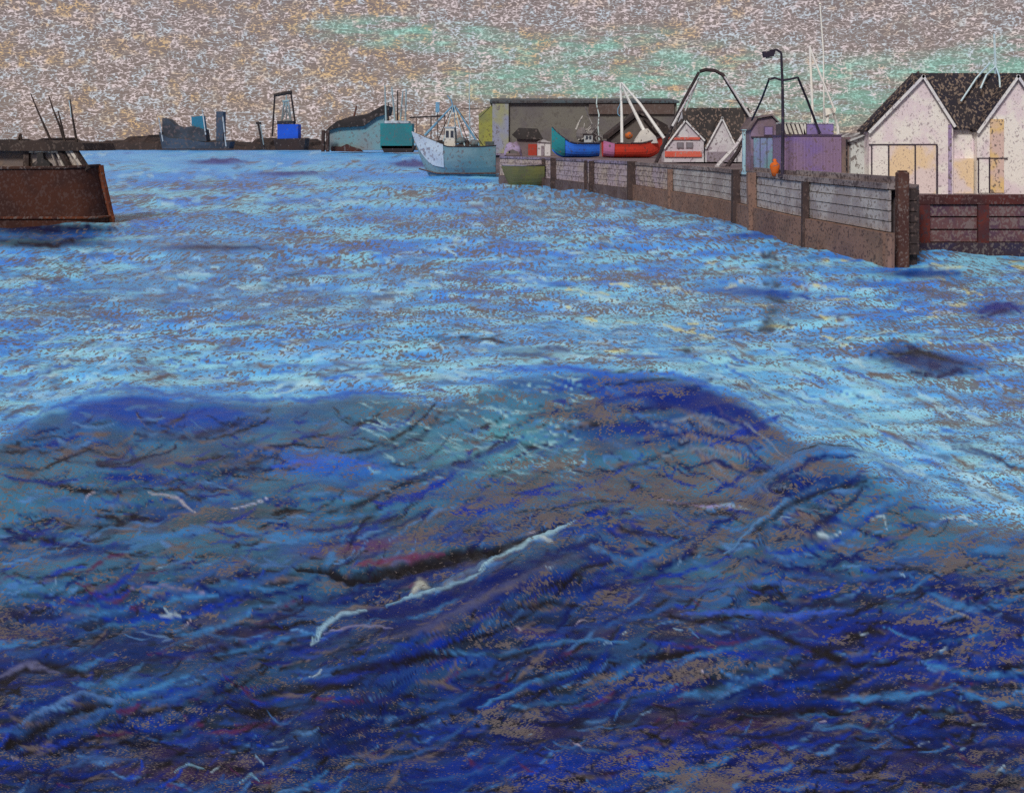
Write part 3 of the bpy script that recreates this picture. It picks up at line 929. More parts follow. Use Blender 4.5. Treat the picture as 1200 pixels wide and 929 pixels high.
# ------------------------------------------------------------------ buildings with twin white gables
def gable_house(name, label, Y, depth, gables, ybase, ridge, mw, mroof, mtrim, wall_x, extra=None, group=None):
    """gables: (left, apex, right, row of left eave, row of right eave, row of apex)"""
    s = Y / F
    zb = Z_(ybase, Y)
    root = thing(name, ((X_(wall_x[0], Y) + X_(wall_x[1], Y)) / 2, Y + depth / 2, zb), label, 'boathouse', group)
    zr = Z_(ridge, Y) - 0.02
    back = Y + depth
    xl, xr = X_(wall_x[0], Y), X_(wall_x[1], Y)
    ze = Z_(wall_x[2], Y)
    # body with the cross ridge
    mb = MB()
    xs0, xs1 = xl + 0.02, xr - 0.1
    mid = Y + depth * 0.18
    mb.prism([(xs0, Y + 0.12, zb), (xs0, back, zb), (xs0, back, ze - 0.1), (xs0, mid, zr - 0.15), (xs0, Y + 0.12, ze - 0.1)], (xs1 - xs0, 0, 0))
    mb.build('wall', mw, root)
    mb = MB()
    rx0, rx1 = X_(gables[0][1], Y), X_(gables[-1][1], Y)
    th = 0.09
    o = 0.12
    for (a, b) in (((Y - o, ze - 0.08), (mid, zr)), ((back + o, ze - 0.08), (mid, zr))):
        mb.prism([(xl, a[0], a[1]), (xl, b[0], b[1]), (xl, b[0], b[1] + th), (xl, a[0], a[1] + th)], (xr - xl, 0, 0))
    mb.build('roof', mroof, root)
    for (gl, ga, gr, yl, yr, ya) in gables:
        x0, xa, x1 = X_(gl, Y), X_(ga, Y), X_(gr, Y)
        z0, z1, za = Z_(yl, Y), Z_(yr, Y), Z_(ya, Y)
        f = Y - 0.28
        mb = MB()
        mb.prism([(x0, f, zb), (x1, f, zb), (x1, f, z1), (xa, f, za), (x0, f, z0)], (0, depth * 0.18 + 0.3, 0))
        mb.build('gable_wall', mw, root)
        mb = MB()
        for (xe, zz) in ((x0, z0), (x1, z1)):
            d = Vector((xe - xa, 0, zz - za)); ex = d.normalized() * 0.15
            nrm = Vector((-d.z, 0, d.x)).normalized()
            if nrm.z < 0: nrm = -nrm
            p0 = Vector((xa, f - 0.16, za)); p1 = Vector((xe, f - 0.16, zz)) + ex
            mb.prism([p0 + nrm * 0.01, p1 + nrm * 0.01, p1 + nrm * 0.09, p0 + nrm * 0.09], (0, depth * 0.18 + 0.42, 0))
        mb.build('gable_roof', mroof, root)
        mb = MB()
        for (xe, zz) in ((x0, z0), (x1, z1)):
            d = Vector((xe - xa, 0, zz - za))
            nrm = Vector((-d.z, 0, d.x)).normalized()
            if nrm.z < 0: nrm = -nrm
            p0 = Vector((xa, f - 0.19, za)); p1 = Vector((xe, f - 0.19, zz)) + d.normalized() * 0.15
            mb.prism([p0 - nrm * 0.12, p1 - nrm * 0.12, p1 + nrm * 0.0, p0 + nrm * 0.0], (0, 0.03, 0))
        mb.build('barge_board', mtrim, root)
    return root, zb


M_white = mat((232, 228, 222), (222, 208, 214), ground=(140, 126, 134), Y=50, cov=0.86, px=2.2, amount=.65)
M_roof = mat((46, 42, 48), (40, 38, 50), ground=(128, 112, 100), Y=50, cov=0.68)
M_trim = mat((222, 222, 222), (206, 206, 216), ground=(140, 130, 140), Y=50, cov=0.85)
M_line = mat((70, 60, 72), Y=50, cov=0.9)
M_peach = mat((230, 204, 168), (224, 208, 206), ground=(146, 128, 126), Y=50, cov=0.86, px=2.2, amount=.65)
bh, zb = gable_house('boathouse', 'large white twin gabled boathouse with a black roof on the right hand terrace', 50.0, 5.6,
                     [(1016, 1078, 1114, 152, 145, 88), (1142, 1188, 1232, 152, 152, 88)], 228, 86, M_white, M_roof, M_trim, (1078, 1262, 150))
s5 = 50.0 / F
fY = 50 - 0.28
# dark verge on the left slope, seen as the black edge of the roof
mb = MB()
a, b = at(1078, 85, fY - 0.24), at(1010, 158, fY - 0.24)
nrm = Vector((-0.73, 0, 0.68))
mb.prism([a, b, b + nrm * 0.1, a + nrm * 0.1], (0, 0.03, 0))
mb.build('verge_board', M_roof, bh)
for (x0, x1, y0, y1, m) in ((1022, 1040, 171, 227, M_white), (1042, 1071, 171, 227, M_peach), (1073, 1096, 170, 227, M_peach)):
    dd = MB().box(X_(x0, fY), X_(x1, fY), fY - 0.05, fY - 0.003, Z_(y1, fY), Z_(y0, fY)).build('door_leaf', m, bh)
    MB().box(X_(x0, fY) - 0.05, X_(x0, fY) - 0.01, fY - 0.075, fY - 0.003, Z_(y1, fY), Z_(y0, fY)).build('door_edge', M_line, dd)
MB().box(X_(1018, fY), X_(1098, fY), fY - 0.08, fY - 0.003, Z_(170, fY), Z_(168.8, fY)).build('door_rail', M_line, bh)
MB().box(X_(1097, fY), X_(1098.6, fY), fY - 0.07, fY - 0.003, Z_(227, fY), Z_(171, fY)).build('door_edge', M_line, bh)
MB().box(X_(1111, fY), X_(1114.6, fY), fY - 0.07, fY - 0.003, Z_(227, fY), Z_(146, fY)).build('corner_board', mat((150, 130, 168), (176, 164, 190), Y=50), bh)
fm = 50.0 - 0.09
MB().box(X_(1116, fm), X_(1141, fm), fm + 0.0, fm + 0.2, Z_(227, fm), Z_(186, fm)).build('door_leaf', M_peach, bh)
for (x0, x1, y0, y1, m) in ((1147, 1158, 186, 226, M_white), (1160, 1176, 140, 226, mat((222, 190, 132), (210, 184, 176), Y=50, cov=0.8))):
    dd = MB().box(X_(x0, fY), X_(x1, fY), fY - 0.05, fY - 0.003, Z_(y1, fY), Z_(y0, fY)).build('door_leaf', m, bh)
    MB().box(X_(x0, fY) - 0.05, X_(x0, fY) - 0.01, fY - 0.075, fY - 0.003, Z_(y1, fY), Z_(max(y0, 184), fY)).build('door_edge', M_line, dd)
MB().box(X_(1144, fY), X_(1180, fY), fY - 0.08, fY - 0.003, Z_(186, fY), Z_(185, fY)).build('door_rail', M_line, bh)
# lean-to on the left
mb = MB()
x0, x1 = X_(997, 50.4), X_(1015, 50.4)
mb.prism([(x0, 50.4, zb), (x1, 50.4, zb), (x1, 50.4, Z_(158, 50.4)), (x0, 50.4, Z_(166, 50.4))], (0, 4.4, 0))
mb.build('lean_to', mat((196, 200, 198), (150, 150, 150), Y=50, cov=0.75), bh)
mb = MB()
mb.prism([(x0 - 0.12, 50.2, Z_(166.5, 50.4)), (x1 + 0.1, 50.2, Z_(157, 50.4)), (x1 + 0.1, 50.2, Z_(155.6, 50.4)), (x0 - 0.12, 50.2, Z_(165, 50.4))], (0, 4.6, 0))
mb.build('lean_to_roof', mat((186, 188, 190), (96, 92, 96), Y=50), bh)
# pale aerial with stays on the ridge
M_pale = mat((196, 218, 226), (166, 196, 214), ground=(150, 160, 166), Y=50, cov=0.9)
mb = MB()
yA = 51.0
mb.path([at(1165, 40, yA), at(1166, 62, yA), at(1167, 87, yA)], 0.05, 0.06)
mb.build('aerial_mast', M_pale, bh)
yB = 52.2
for p in ([(1167, 78), (1156, 88), (1149, 104)], [(1167, 78), (1171, 90), (1172, 103)], [(1160, 74), (1144, 92), (1126, 119)]):
    mb = MB()
    mb.path([at(p[0][0], p[0][1], yA), at(p[1][0], p[1][1], 50.6), at(p[2][0], p[2][1], 50.2)], 0.04)
    mb.build('stay_wire', M_pale, bh)

# middle boathouse with two white gables
Mw2 = mat((204, 204, 208), (188, 180, 190), ground=(120, 106, 116), Y=85, cov=0.85)
Mr2 = mat((58, 54, 54), (46, 44, 46), ground=(120, 104, 96), Y=85, cov=0.72)
Mt2 = mat((224, 224, 226), (206, 208, 212), Y=85, cov=0.9)
mh, zb2 = gable_house('boathouse', 'small boathouse with two narrow white gables under one dark roof behind the gantry', 85.0, 7,
                      [(778, 802, 824, 172, 163, 140), (826, 845, 862, 172, 172, 137)], 190, 127, Mw2, Mr2, Mt2, (802, 882, 163))
f2 = 85 - 0.28
Mrs = mat((196, 76, 62), (206, 100, 84), ground=(170, 140, 136), Y=85, cov=0.8)
MB().box(X_(779, f2), X_(820, f2), f2 - 0.1, f2 - 0.004, Z_(164, f2), Z_(161, f2)).build('red_band', Mrs, mh)
MB().box(X_(779, f2), X_(822, f2), f2 - 0.12, f2 - 0.004, Z_(184, f2), Z_(177.5, f2)).build('red_band', Mrs, mh)
for x in (793, 804):
    fr = MB().box(X_(x, f2), X_(x + 8, f2), f2 - 0.06, f2 - 0.004, Z_(174, f2), Z_(167, f2)).build('window_frame', mat((120, 112, 120), Y=85), mh)
    MB().box(X_(x + 1.2, f2), X_(x + 6.8, f2), f2 - 0.075, f2 - 0.062, Z_(172.8, f2), Z_(168.2, f2)).build('pane', glass((110, 106, 116)), fr)
MB().box(X_(828, f2), X_(860, f2), f2 - 0.1, f2 - 0.004, Z_(190, f2), Z_(178, f2)).build('plinth', mat((138, 128, 144), (150, 140, 150), Y=85), mh)

# ------------------------------------------------------------------ long grey warehouse
Yw = 172.0
wh = thing('warehouse', (X_(675, Yw), Yw + 8, DECK - 0.12), 'long low grey warehouse with a yellow green end door at the back of the quay', 'warehouse')
zt = Z_(121, Yw)
MB().box(X_(596, Yw), X_(793, Yw), Yw, Yw + 18, DECK - 0.12, zt).build('wall', mat((112, 110, 104), (102, 98, 100), ground=(92, 88, 84), Y=172, cov=0.8, amount=.6), wh)
mb = MB()
xa, xb = X_(574, Yw), X_(795, Yw)
mb.prism([(xa, Yw - 0.6, zt), (xa, Yw + 18.6, zt), (xa, Yw + 18.6, zt + 0.6), (xa, Yw + 9, zt + 1.1), (xa, Yw - 0.6, zt + 0.35)], (xb - xa, 0, 0))
mb.build('roof', mat((78, 92, 100), (84, 80, 82), ground=(60, 58, 62), Y=172), wh)
MB().box(X_(577, Yw - 0.5), X_(596, Yw - 0.5), Yw - 0.5, Yw + 17, DECK - 0.12, Z_(122, Yw)).build('end_bay', mat((140, 146, 170), (150, 152, 120), ground=(110, 104, 110), Y=172, cov=0.85), wh)
mb = MB()
ye = Yw + 0.0
mb.prism([(X_(561, ye), ye, DECK - 0.12), (X_(577, ye), ye, DECK - 0.12), (X_(577, ye), ye, Z_(123, ye)), (X_(561, ye), ye, Z_(134, ye))], (0, 16, 0))
mb.build('end_door', mat((148, 150, 76), (124, 128, 88), ground=(110, 104, 70), Y=172, cov=0.8), wh)
MB().box(X_(690, Yw - 0.4), X_(790, Yw - 0.4), Yw - 0.4, Yw - 0.02, Z_(134, Yw), Z_(122, Yw)).build('fascia', mat((94, 80, 76), (84, 74, 72), Y=172), wh)

# dark little shed with lavender tent front, red door and white annexe
Ys = 140.0
t1 = thing('net_shed', (X_(617, Ys), Ys + 2, DECK - 0.12), 'low dark roofed net shed with a small red door in front of the grey warehouse', 'shed')
mb = MB()
z0 = DECK - 0.12
mb.prism([(X_(606, Ys), Ys, z0), (X_(633, Ys), Ys, z0), (X_(633, Ys), Ys, Z_(163, Ys)), (X_(606, Ys), Ys, Z_(163, Ys))], (0, 4, 0))
mb.build('wall', mat((104, 94, 96), (120, 104, 108), Y=140), t1)
mb = MB()
mb.prism([(X_(600, Ys), Ys - 0.4, Z_(158, Ys)), (X_(608, Ys), Ys - 0.4, Z_(150, Ys)), (X_(630, Ys), Ys - 0.4, Z_(151, Ys)), (X_(637, Ys), Ys - 0.4, Z_(164, Ys)), (X_(606, Ys), Ys - 0.4, Z_(163, Ys))], (0, 4.8, 0))
mb.build('roof', mat((54, 50, 50), (64, 60, 60), Y=140, cov=0.9), t1)
MB().box(X_(619, Ys), X_(629, Ys), Ys - 0.2, Ys - 0.01, z0, Z_(169, Ys)).build('door', mat((164, 62, 50), Y=140, cov=0.85), t1)
t2 = thing('white_hut', (X_(637, 136), 137, z0), 'small white storage hut beside the red door of the dark net shed', 'hut')
MB().box(X_(630, 136), X_(645, 136), 136, 138.4, z0, Z_(166.5, 136)).build('wall', mat((206, 204, 206), (190, 176, 190), Y=140, cov=0.9), t2)
mb = MB()
mb.prism([(X_(629.5, 136), 135.8, Z_(166.4, 136)), (X_(646, 136), 135.8, Z_(167.5, 136)), (X_(637, 136), 135.8, Z_(163.5, 136))], (0, 2.8, 0))
mb.build('roof', mat((170, 168, 172), Y=140), t2)
MB().box(X_(634, 136), X_(638, 136), 135.93, 135.99, z0, Z_(171, 136)).build('door', mat((140, 130, 140), Y=140), t2)
# lavender tarpaulin heap
mb = MB()
rr = []
for i in range(9):
    th = math.pi * i / 8
    r = []
    for j in range(7):
        yy = 133 + j * 0.7
        k = math.sin(math.pi * (j + 0.4) / 6.8) ** 0.5
        x = X_(601, 133) - math.cos(th) * 1.15 * (0.6 + 0.4 * k)
        z = z0 + math.sin(th) ** 0.8 * 1.75 * k * (1 + 0.12 * math.sin(i * 2.1 + j))
        r.append((x, yy, z))
    rr.append(r)
mb.grid(rr)
tag(mb.build('tarpaulin_heap', mat((160, 148, 186), (128, 110, 130), Y=133, cov=0.8), smooth=True), 'lavender tarpaulin draped over a rounded heap left of the dark net shed', 'tarpaulin')


# ------------------------------------------------------------------ boats
def hull_mesh(x0, x1, yc, beam, zk, sheer, bow='left', flare=0.75, transom=0.7, full=2.0, chine=2.4, keel_rise=0.5, n=22, rake=0.0, bulw=0.0):
    """open hull shell along X: list of station rings; sheer(t) gives the top height, t = 0 at the bow"""
    rows_ = []
    for i in range(n + 1):
        t_ = i / n
        b = beam / 2 * (1 - (1 - min(1, t_ * 1.9)) ** full) * (1 - (1 - transom) * max(0, t_ - 0.6) ** 1.5 / 0.25)
        b = max(b, 0.03)
        top = sheer(t_)
        kz = zk + keel_rise * (max(0, 0.25 - t_) / 0.25) ** 1.6 * (top - zk) * 0.8 + 0.25 * max(0, t_ - 0.75) * (top - zk)
        ring = []
        for j in range(13):
            a = (j / 12) * 2 - 1            # -1 near side .. 1 far side
            s_ = abs(a)
            hgt = s_ ** 1.3
            half = b * (1 - (1 - s_) ** chine) * (flare + (1 - flare) * hgt)
            z = kz + (top - kz) * hgt
            xx = (t_ - rake * hgt * (1 - t_) ** 3) if True else t_
            X = x0 + (x1 - x0) * xx if bow == 'left' else x1 - (x1 - x0) * xx
            ring.append((X, yc + math.copysign(half, a) if a else yc, z))
        rows_.append(ring)
    return rows_


def make_boat(name, label, cat, x0, x1, yc, beam, zk, sheer, mats_, bow='left', group=None, **kw):
    """hull + deck + rail"""
    root = thing(name, ((x0 + x1) / 2, yc, zk), label, cat, group)
    rr = hull_mesh(x0, x1, yc, beam, zk, sheer, bow, **kw)
    mb = MB()
    vs = mb.grid(rr)
    # close the ends
    try:
        mb.b.faces.new(vs[-1])
    except ValueError:
        pass
    hull = mb.build('hull', mats_['hull'], root, smooth=False)
    md = hull.modifiers.new('plating', 'SOLIDIFY'); md.thickness = 0.06
    mb = MB()
    mb.grid([[(r[0][0], r[0][1] + 0.04, r[0][2] - 0.28), (r[-1][0], r[-1][1] - 0.04, r[-1][2] - 0.28)] for r in rr])
    mb.build('deck', mats_['deck'], root)
    mb = MB()
    w_ = kw.get('bulw', 0) or 0.05
    mb.path([Vector(r[0]) for r in rr], w_)
    mb.path([Vector(r[-1]) for r in rr], w_)
    mb.bar(rr[-1][0], rr[-1][-1], w_)
    mb.build('rail', mats_['rail'], root)
    return root, rr


def cabin(root, x0, x1, y0, y1, z0, z1, m, mroof, wins=(), lean=0.0, name='wheelhouse', wz=None):
    mb = MB()
    mb.prism([(x0, y0, z0), (x1, y0, z0), (x1 - lean, y0, z1), (x0 + lean, y0, z1)], (0, y1 - y0, 0))
    c_ = mb.build(name, m, root)
    mb = MB()
    mb.box(x0 + lean - 0.12, x1 - lean + 0.12, y0 - 0.12, y1 + 0.12, z1, z1 + 0.1)
    mb.build('wheelhouse_roof', mroof, c_)
    wz = wz or (z0 + (z1 - z0) * 0.5, z1 - (z1 - z0) * 0.15)
    for a, b in wins:
        MB().box(a, b, y0 - 0.03, y0 - 0.005, wz[0], wz[1]).build('window', glass(), c_)
    return c_


# pale blue-white trawler at the end of the wharf
Yt = 140.0
pxm = lambda px: X_(px, Yt)
pz = lambda py: Z_(py, Yt)
Mtr = mat((120, 150, 158), (100, 138, 150), ground=(112, 110, 112), Y=140, cov=0.85)
Mtw = mat((190, 204, 214), (172, 186, 202), ground=(130, 124, 132), Y=140, cov=0.85)
Mdk = mat((46, 44, 48), (60, 54, 56), Y=140, cov=0.9)
Mmast = mat((170, 196, 204), (150, 182, 196), ground=(120, 130, 136), Y=140, cov=0.9)
Mblue = mat((112, 158, 188), (96, 146, 176), Y=140, cov=0.9)
tr, rr = make_boat('fishing_trawler', 'pale blue and white trawler with a cone of spars at the end of the wharf', 'trawler',
                   pxm(488), pxm(581), Yt, 4.6, -1.0, lambda t: pz(172) + 1.9 * max(0, 1 - t / 0.42) ** 1.1 + 0.15 * max(0, t - .8) / .2,
                   dict(hull=Mtr, deck=Mdk, rail=Mdk), bow='left', transom=0.75, rake=0.06, keel_rise=0.9, bulw=0.07)
# high white bow plating
bowrows = [[(r[j][0] - 0.0, r[j][1] + (-0.07 if r[j][1] <= Yt else 0.07), r[j][2] + (0.05 if j in (0, 12) else 0)) for j in (0, 1, 2, 3)] for r in rr[:9]]
mb = MB()
rows2 = []
for r in bowrows:
    rows2.append(r)
mb.grid(rows2)
bp_ = mb.build('bow_plating', Mtw, tr)
md = bp_.modifiers.new('plating', 'SOLIDIFY'); md.thickness = 0.05; md.offset = 0
mb = MB()
mb.path([(rr[i][2][0], rr[i][2][1] - 0.1, pz(180) + 0.25 * max(0, 8 - i) / 8) for i in range(7, 23)], 0.05)
mb.build('rubbing_strake', mat((176, 204, 214), Y=140), tr)
mb = MB()
mb.path([(rr[i][4][0], rr[i][4][1] - 0.06, 0.18 + 0.7 * max(0, 6 - i) / 6) for i in range(1, 23)], 0.09)
mb.build('boot_top', mat((86, 58, 50), Y=140), tr)
# keel forefoot under the bow
mb = MB()
mb.prism([(pxm(497), Yt - 0.25, pz(190)), (pxm(505), Yt - 0.25, -0.4), (pxm(522), Yt - 0.25, -0.4), (pxm(524), Yt - 0.25, pz(193))], (0, 0.5, 0))
mb.build('forefoot', mat((112, 96, 84), (150, 150, 150), Y=140), tr)
cabin(tr, pxm(521), pxm(534), Yt - 1.1, Yt + 1.1, pz(173), pz(150), mat((210, 206, 196), (196, 200, 200), Y=140, cov=0.9), Mtw, [(pxm(523), pxm(526.5)), (pxm(528.5), pxm(532))], 0.15)
apex = at(532, 124, Yt)
for i, (x, y, r0, m) in enumerate([(498, 159, 0.17, Mblue), (513, 164, 0.07, Mdk), (520, 166, 0.07, Mmast), (535, 170, 0.09, Mmast), (545, 171, 0.09, Mmast),
                                   (550, 171, 0.06, Mdk), (562, 171, 0.14, Mblue), (566, 171, 0.05, Mdk)]):
    mb = MB()
    dyy = [-.3, .8, -1.1, .9, -1.0, 1.2, -.9, 1.0][i]
    mb.bar(apex + Vector((0.1 * (i - 3.5) * 0.5, dyy * 0.2, 0)), at(x, y, Yt) + Vector((0, dyy, 0)), r0 * 0.6, r0)
    mb.build('spar', m, tr)
MB().path([at(532, 132, Yt), at(529, 118, Yt), at(524, 112, Yt)], 0.12, 0.05).build('masthead', Mblue, tr)
MB().box(pxm(510.5), pxm(515), Yt - 0.2, Yt + 0.2, pz(132), pz(120)).build('radar_box', Mblue, tr)
MB().bar(at(512.5, 132, Yt), at(513, 162, Yt), 0.05).build('mast', Mdk, tr)
MB().path([at(550, 88, Yt), at(550, 110, Yt), at(551, 172, Yt)], 0.05, 0.08).build('mast', Mmast, tr)
MB().path([at(540, 127, Yt), at(556, 128, Yt), at(574, 126, Yt), at(562, 138, Yt)], 0.04).build('boom', Mdk, tr)
MB().box(pxm(569), pxm(579), Yt - 1.1, Yt + 1.1, pz(173) - 0.2, pz(166)).build('stern_locker', mat((74, 86, 90), (60, 58, 62), Y=140), tr)
for k, (x, y) in enumerate([(541, 160), (556, 163)]):
    MB().ball(at(x, y + 5, Yt - 0.6), 0.62, 1.1, 1, 0.8).build('net_pile', mat((110, 130, 134), (84, 84, 90), Y=140), tr)

# olive green dinghy
Yd = 108.0
dg, rd = make_boat('dinghy', 'olive green open dinghy lying against the foot of the wharf', 'dinghy', X_(588, Yd), X_(638, Yd), Yd, 1.9, -0.35,
                   lambda t: Z_(194, Yd) + 0.06 * abs(t - 0.5), dict(hull=mat((112, 112, 66), (94, 98, 72), ground=(100, 94, 76), Y=108, cov=0.8), deck=mat((84, 78, 72), Y=108), rail=mat((60, 54, 56), (150, 144, 160), Y=108)),
                   bow='left', full=2.6, transom=0.8, keel_rise=1.1, bulw=0.06)
MB().box(X_(604, Yd), X_(609, Yd), Yd - 0.7, Yd + 0.7, Z_(195, Yd) - 0.15, Z_(195, Yd) - 0.08).build('thwart', mat((120, 112, 96), Y=108), dg)
MB().box(X_(620, Yd), X_(625, Yd), Yd - 0.7, Yd + 0.7, Z_(195, Yd) - 0.15, Z_(195, Yd) - 0.08).build('thwart', mat((120, 112, 96), Y=108), dg)

# blue fishing boat laid up on the quay
Yb = 120.0
zq = DECK - 0.12
bb, rb = make_boat('fishing_boat', 'bright blue wooden fishing boat with a tall turquoise bow laid up on the quay', 'boat', X_(647, Yb), X_(702, Yb), Yb, 3.0, zq,
                   lambda t: Z_(168, Yb) + 1.75 * max(0, 1 - t / 0.5) ** 1.7, dict(hull=mat((50, 134, 250), (50, 112, 226), ground=(70, 84, 130), Y=120, cov=0.9), deck=Mdk, rail=mat((44, 46, 66), Y=120)),
                   bow='left', transom=0.75, keel_rise=0.3, bulw=0.09, chine=5)
mb = MB()
mb.grid([[(r[j][0] - 0.04, r[j][1] + (-0.06 if j < 6 else 0.06), r[j][2]) for j in (0, 1, 2, 3, 4, 5)] for r in rb[:7]])
q = mb.build('bow_panel', mat((40, 134, 146), (34, 110, 124), Y=120, cov=0.9), bb)
md = q.modifiers.new('plating', 'SOLIDIFY'); md.thickness = 0.05; md.offset = 0
Mnet = mat((180, 178, 174), (110, 106, 110), ground=(90, 86, 90), Y=120, cov=0.7)
# tangle of gear standing amidships
mb = MB()
rs = random.Random(4)
for k in range(16):
    a = at(rs.uniform(676, 706), rs.uniform(160, 168), Yb + rs.uniform(-0.8, 0.8))
    b_ = at(rs.uniform(682, 702), rs.uniform(142, 158), Yb + rs.uniform(-0.8, 0.8))
    mb.bar(a, b_, 0.07, 0.04)
mb.build('gear_tangle', Mnet, bb)
for k, (x, y, r_) in enumerate([(682, 158, 0.75), (690, 160, 0.85), (700, 163, 0.6)]):
    MB().ball(at(x, y, Yb + 0.2 * k), r_, 0.9, 0.8, 1.1).build('net_pile', mat((112, 108, 110), (150, 148, 146), Y=120, cov=0.7), bb)
MB().path([at(686, 125, Yb), at(689, 135, Yb), at(695, 148, Yb), at(697, 160, Yb)], 0.06, 0.09).build('mast', Mnet, bb)
MB().path([at(683, 136, Yb), at(678, 145, Yb), at(675, 152, Yb)], 0.08, 0.12).build('davit', Mnet, bb)
MB().path([at(700, 112, Yb), at(699, 122, Yb), at(702, 135, Yb), at(701, 150, Yb), at(702, 165, Yb)], 0.06, 0.08).build('mast', mat((200, 220, 222), Y=120), bb)

cabin(bb, X_(684, Yb), X_(694, Yb), Yb - 0.7, Yb + 0.7, Z_(169, Yb), Z_(158, Yb), mat((176, 182, 186), Y=120), Mdk, [(X_(686, Yb), X_(688.5, Yb)), (X_(690, Yb), X_(692.5, Yb))])
# red fishing boat
Yr = 116.0
rbt, rrd = make_boat('fishing_boat', 'red fishing boat with a pink stern and three white spars standing on the quay', 'boat', X_(706, Yr), X_(776, Yr), Yr, 3.0, zq,
                     lambda t: Z_(168, Yr) + 0.75 * max(0, 1 - t / 0.4) ** 1.5 + 0.25 * max(0, t - 0.85) / 0.15, dict(hull=mat((210, 66, 50), (190, 66, 54), ground=(120, 70, 66), Y=120, cov=0.9), deck=Mdk, rail=mat((56, 44, 52), Y=120)),
                     bow='right', transom=0.9, keel_rise=0.5, bulw=0.08, chine=5)
mb = MB()
mb.grid([[(r[j][0], r[j][1] + (-0.07 if j < 6 else 0.07), r[j][2]) for j in (0, 1, 2, 3, 4, 5)] for r in rrd[-5:]])
q = mb.build('stern_panel', mat((190, 124, 172), (176, 112, 158), Y=120, cov=0.9), rbt)
md = q.modifiers.new('plating', 'SOLIDIFY'); md.thickness = 0.06; md.offset = 0
Mwp = mat((240, 242, 240), (226, 232, 234), ground=(170, 176, 180), Y=120, cov=0.92)
ap = at(727, 97, Yr)
MB().path([ap, at(728.5, 130, Yr), at(729, 168, Yr)], 0.1, 0.17).build('spar', Mwp, rbt)
MB().path([ap + Vector((0.08, 0.1, 0)), at(738, 120, Yr + 0.3), at(757, 158, Yr + 0.5)], 0.1, 0.2).build('spar', Mwp, rbt)
MB().path([ap + Vector((0.12, 0, 0)), at(750, 122, Yr - 0.2), at(778, 162, Yr - 0.5)], 0.1, 0.18).build('spar', Mwp, rbt)
MB().path([at(727, 122, Yr), at(724, 128, Yr), at(724, 134, Yr), at(727, 137, Yr)], 0.05).build('block', Mblue, rbt)
mb = MB()
mb.prism([(X_(742, Yr), Yr - 0.9, Z_(168, Yr)), (X_(770, Yr), Yr - 0.9, Z_(168, Yr)), (X_(767, Yr), Yr - 0.9, Z_(160, Yr)), (X_(758, Yr), Yr - 0.9, Z_(151, Yr)), (X_(752, Yr), Yr - 0.9, Z_(153, Yr))], (0, 1.8, 0))
mb.build('wheelhouse', mat((212, 210, 204), (190, 190, 190), Y=120, cov=0.88), rbt)
MB().ball(at(737, 159, Yr), 0.42, 1, 1, 0.95, 14, 10).build('buoy_float', mat((188, 100, 44), (150, 84, 44), Y=120, cov=0.75), rbt)

# dark pitched shed behind the red boat
Yk = 128.0
ks = thing('fish_shed', (X_(748, Yk), Yk + 2, zq), 'dark pitched fish shed rising behind the red boat and its spars', 'shed')
mb = MB()
mb.prism([(X_(716, Yk), Yk, zq), (X_(788, Yk), Yk, zq), (X_(788, Yk), Yk, Z_(160, Yk)), (X_(749, Yk), Yk, Z_(136, Yk)), (X_(716, Yk), Yk, Z_(162, Yk))], (0, 6, 0))
mb.build('wall', mat((96, 90, 86), (82, 76, 76), Y=128, amount=.6), ks)
mb = MB()
for p, q in (((749, 134), (712, 163)), ((749, 134), (782, 152)), ):
    a, b_ = at(p[0], p[1], Yk), at(q[0], q[1], Yk)
    mb.prism([a, b_, b_ + Vector((0, 0, 0.5)), a + Vector((0, 0, 0.5))], (0, 7, 0))
ro = mb.build('roof', mat((48, 42, 44), (62, 52, 52), Y=128, cov=0.9), ks)
ro.location.y -= 0.4
mb = MB()
mb.prism([at(752, 137, Yk - 0.6), at(784, 150, Yk - 0.6), at(786, 158, Yk - 0.6), at(768, 156, Yk - 0.6)], (0, 0.3, 0))
mb.build('roof_panel', mat((52, 46, 46), (70, 60, 56), Y=128, cov=0.85), ks)

# ------------------------------------------------------------------ gantry with splayed legs
Yg = 78.0
gn = thing('gantry_crane', (X_(826, Yg), Yg, zq), 'dark arched lifting gantry with splayed legs standing over the small white gables', 'gantry')
Mg = mat((50, 44, 48), (66, 54, 58), Y=78, cov=0.92)
Mgw = mat((206, 206, 208), (186, 180, 190), Y=78, cov=0.9)
zf = Vector((0, 0, 0))
MB().path([at(820, 84, Yg), at(827, 82, Yg), at(838, 83, Yg)], 0.13, 0.13).build('top_beam', Mg, gn)
foot_l, foot_r = at(764, 190, Yg), at(895, 190, Yg)
foot_l.z = zq; foot_r.z = zq
MB().path([at(819, 85, Yg), at(800, 120, Yg), at(786, 152, Yg), foot_l + Vector((0.2, 0, 0))], 0.1, 0.13).build('leg', Mg, gn)
MB().path([at(838, 83, Yg), at(847, 88, Yg), at(862, 112, Yg), at(879, 140, Yg), foot_r + Vector((0.2, 0.2, 0))], 0.12, 0.15).build('leg', Mg, gn)
MB().bar(at(817, 95, Yg - .3), at(788, 148, Yg - .3), 0.06, 0.09).build('brace', Mgw, gn)
MB().bar(at(819, 92, Yg + .3), at(803, 130, Yg + .3), 0.05, 0.06).build('brace', Mgw, gn)
MB().bar(at(849, 90, Yg - .3), at(880, 138, Yg - .3), 0.07, 0.09).build('brace', Mgw, gn)
b0 = at(840, 199, 72)
b0.z = zq
MB().path([at(876, 150, Yg - 1), at(862, 172, 75), b0], 0.1, 0.16).build('back_stay', Mgw, gn)
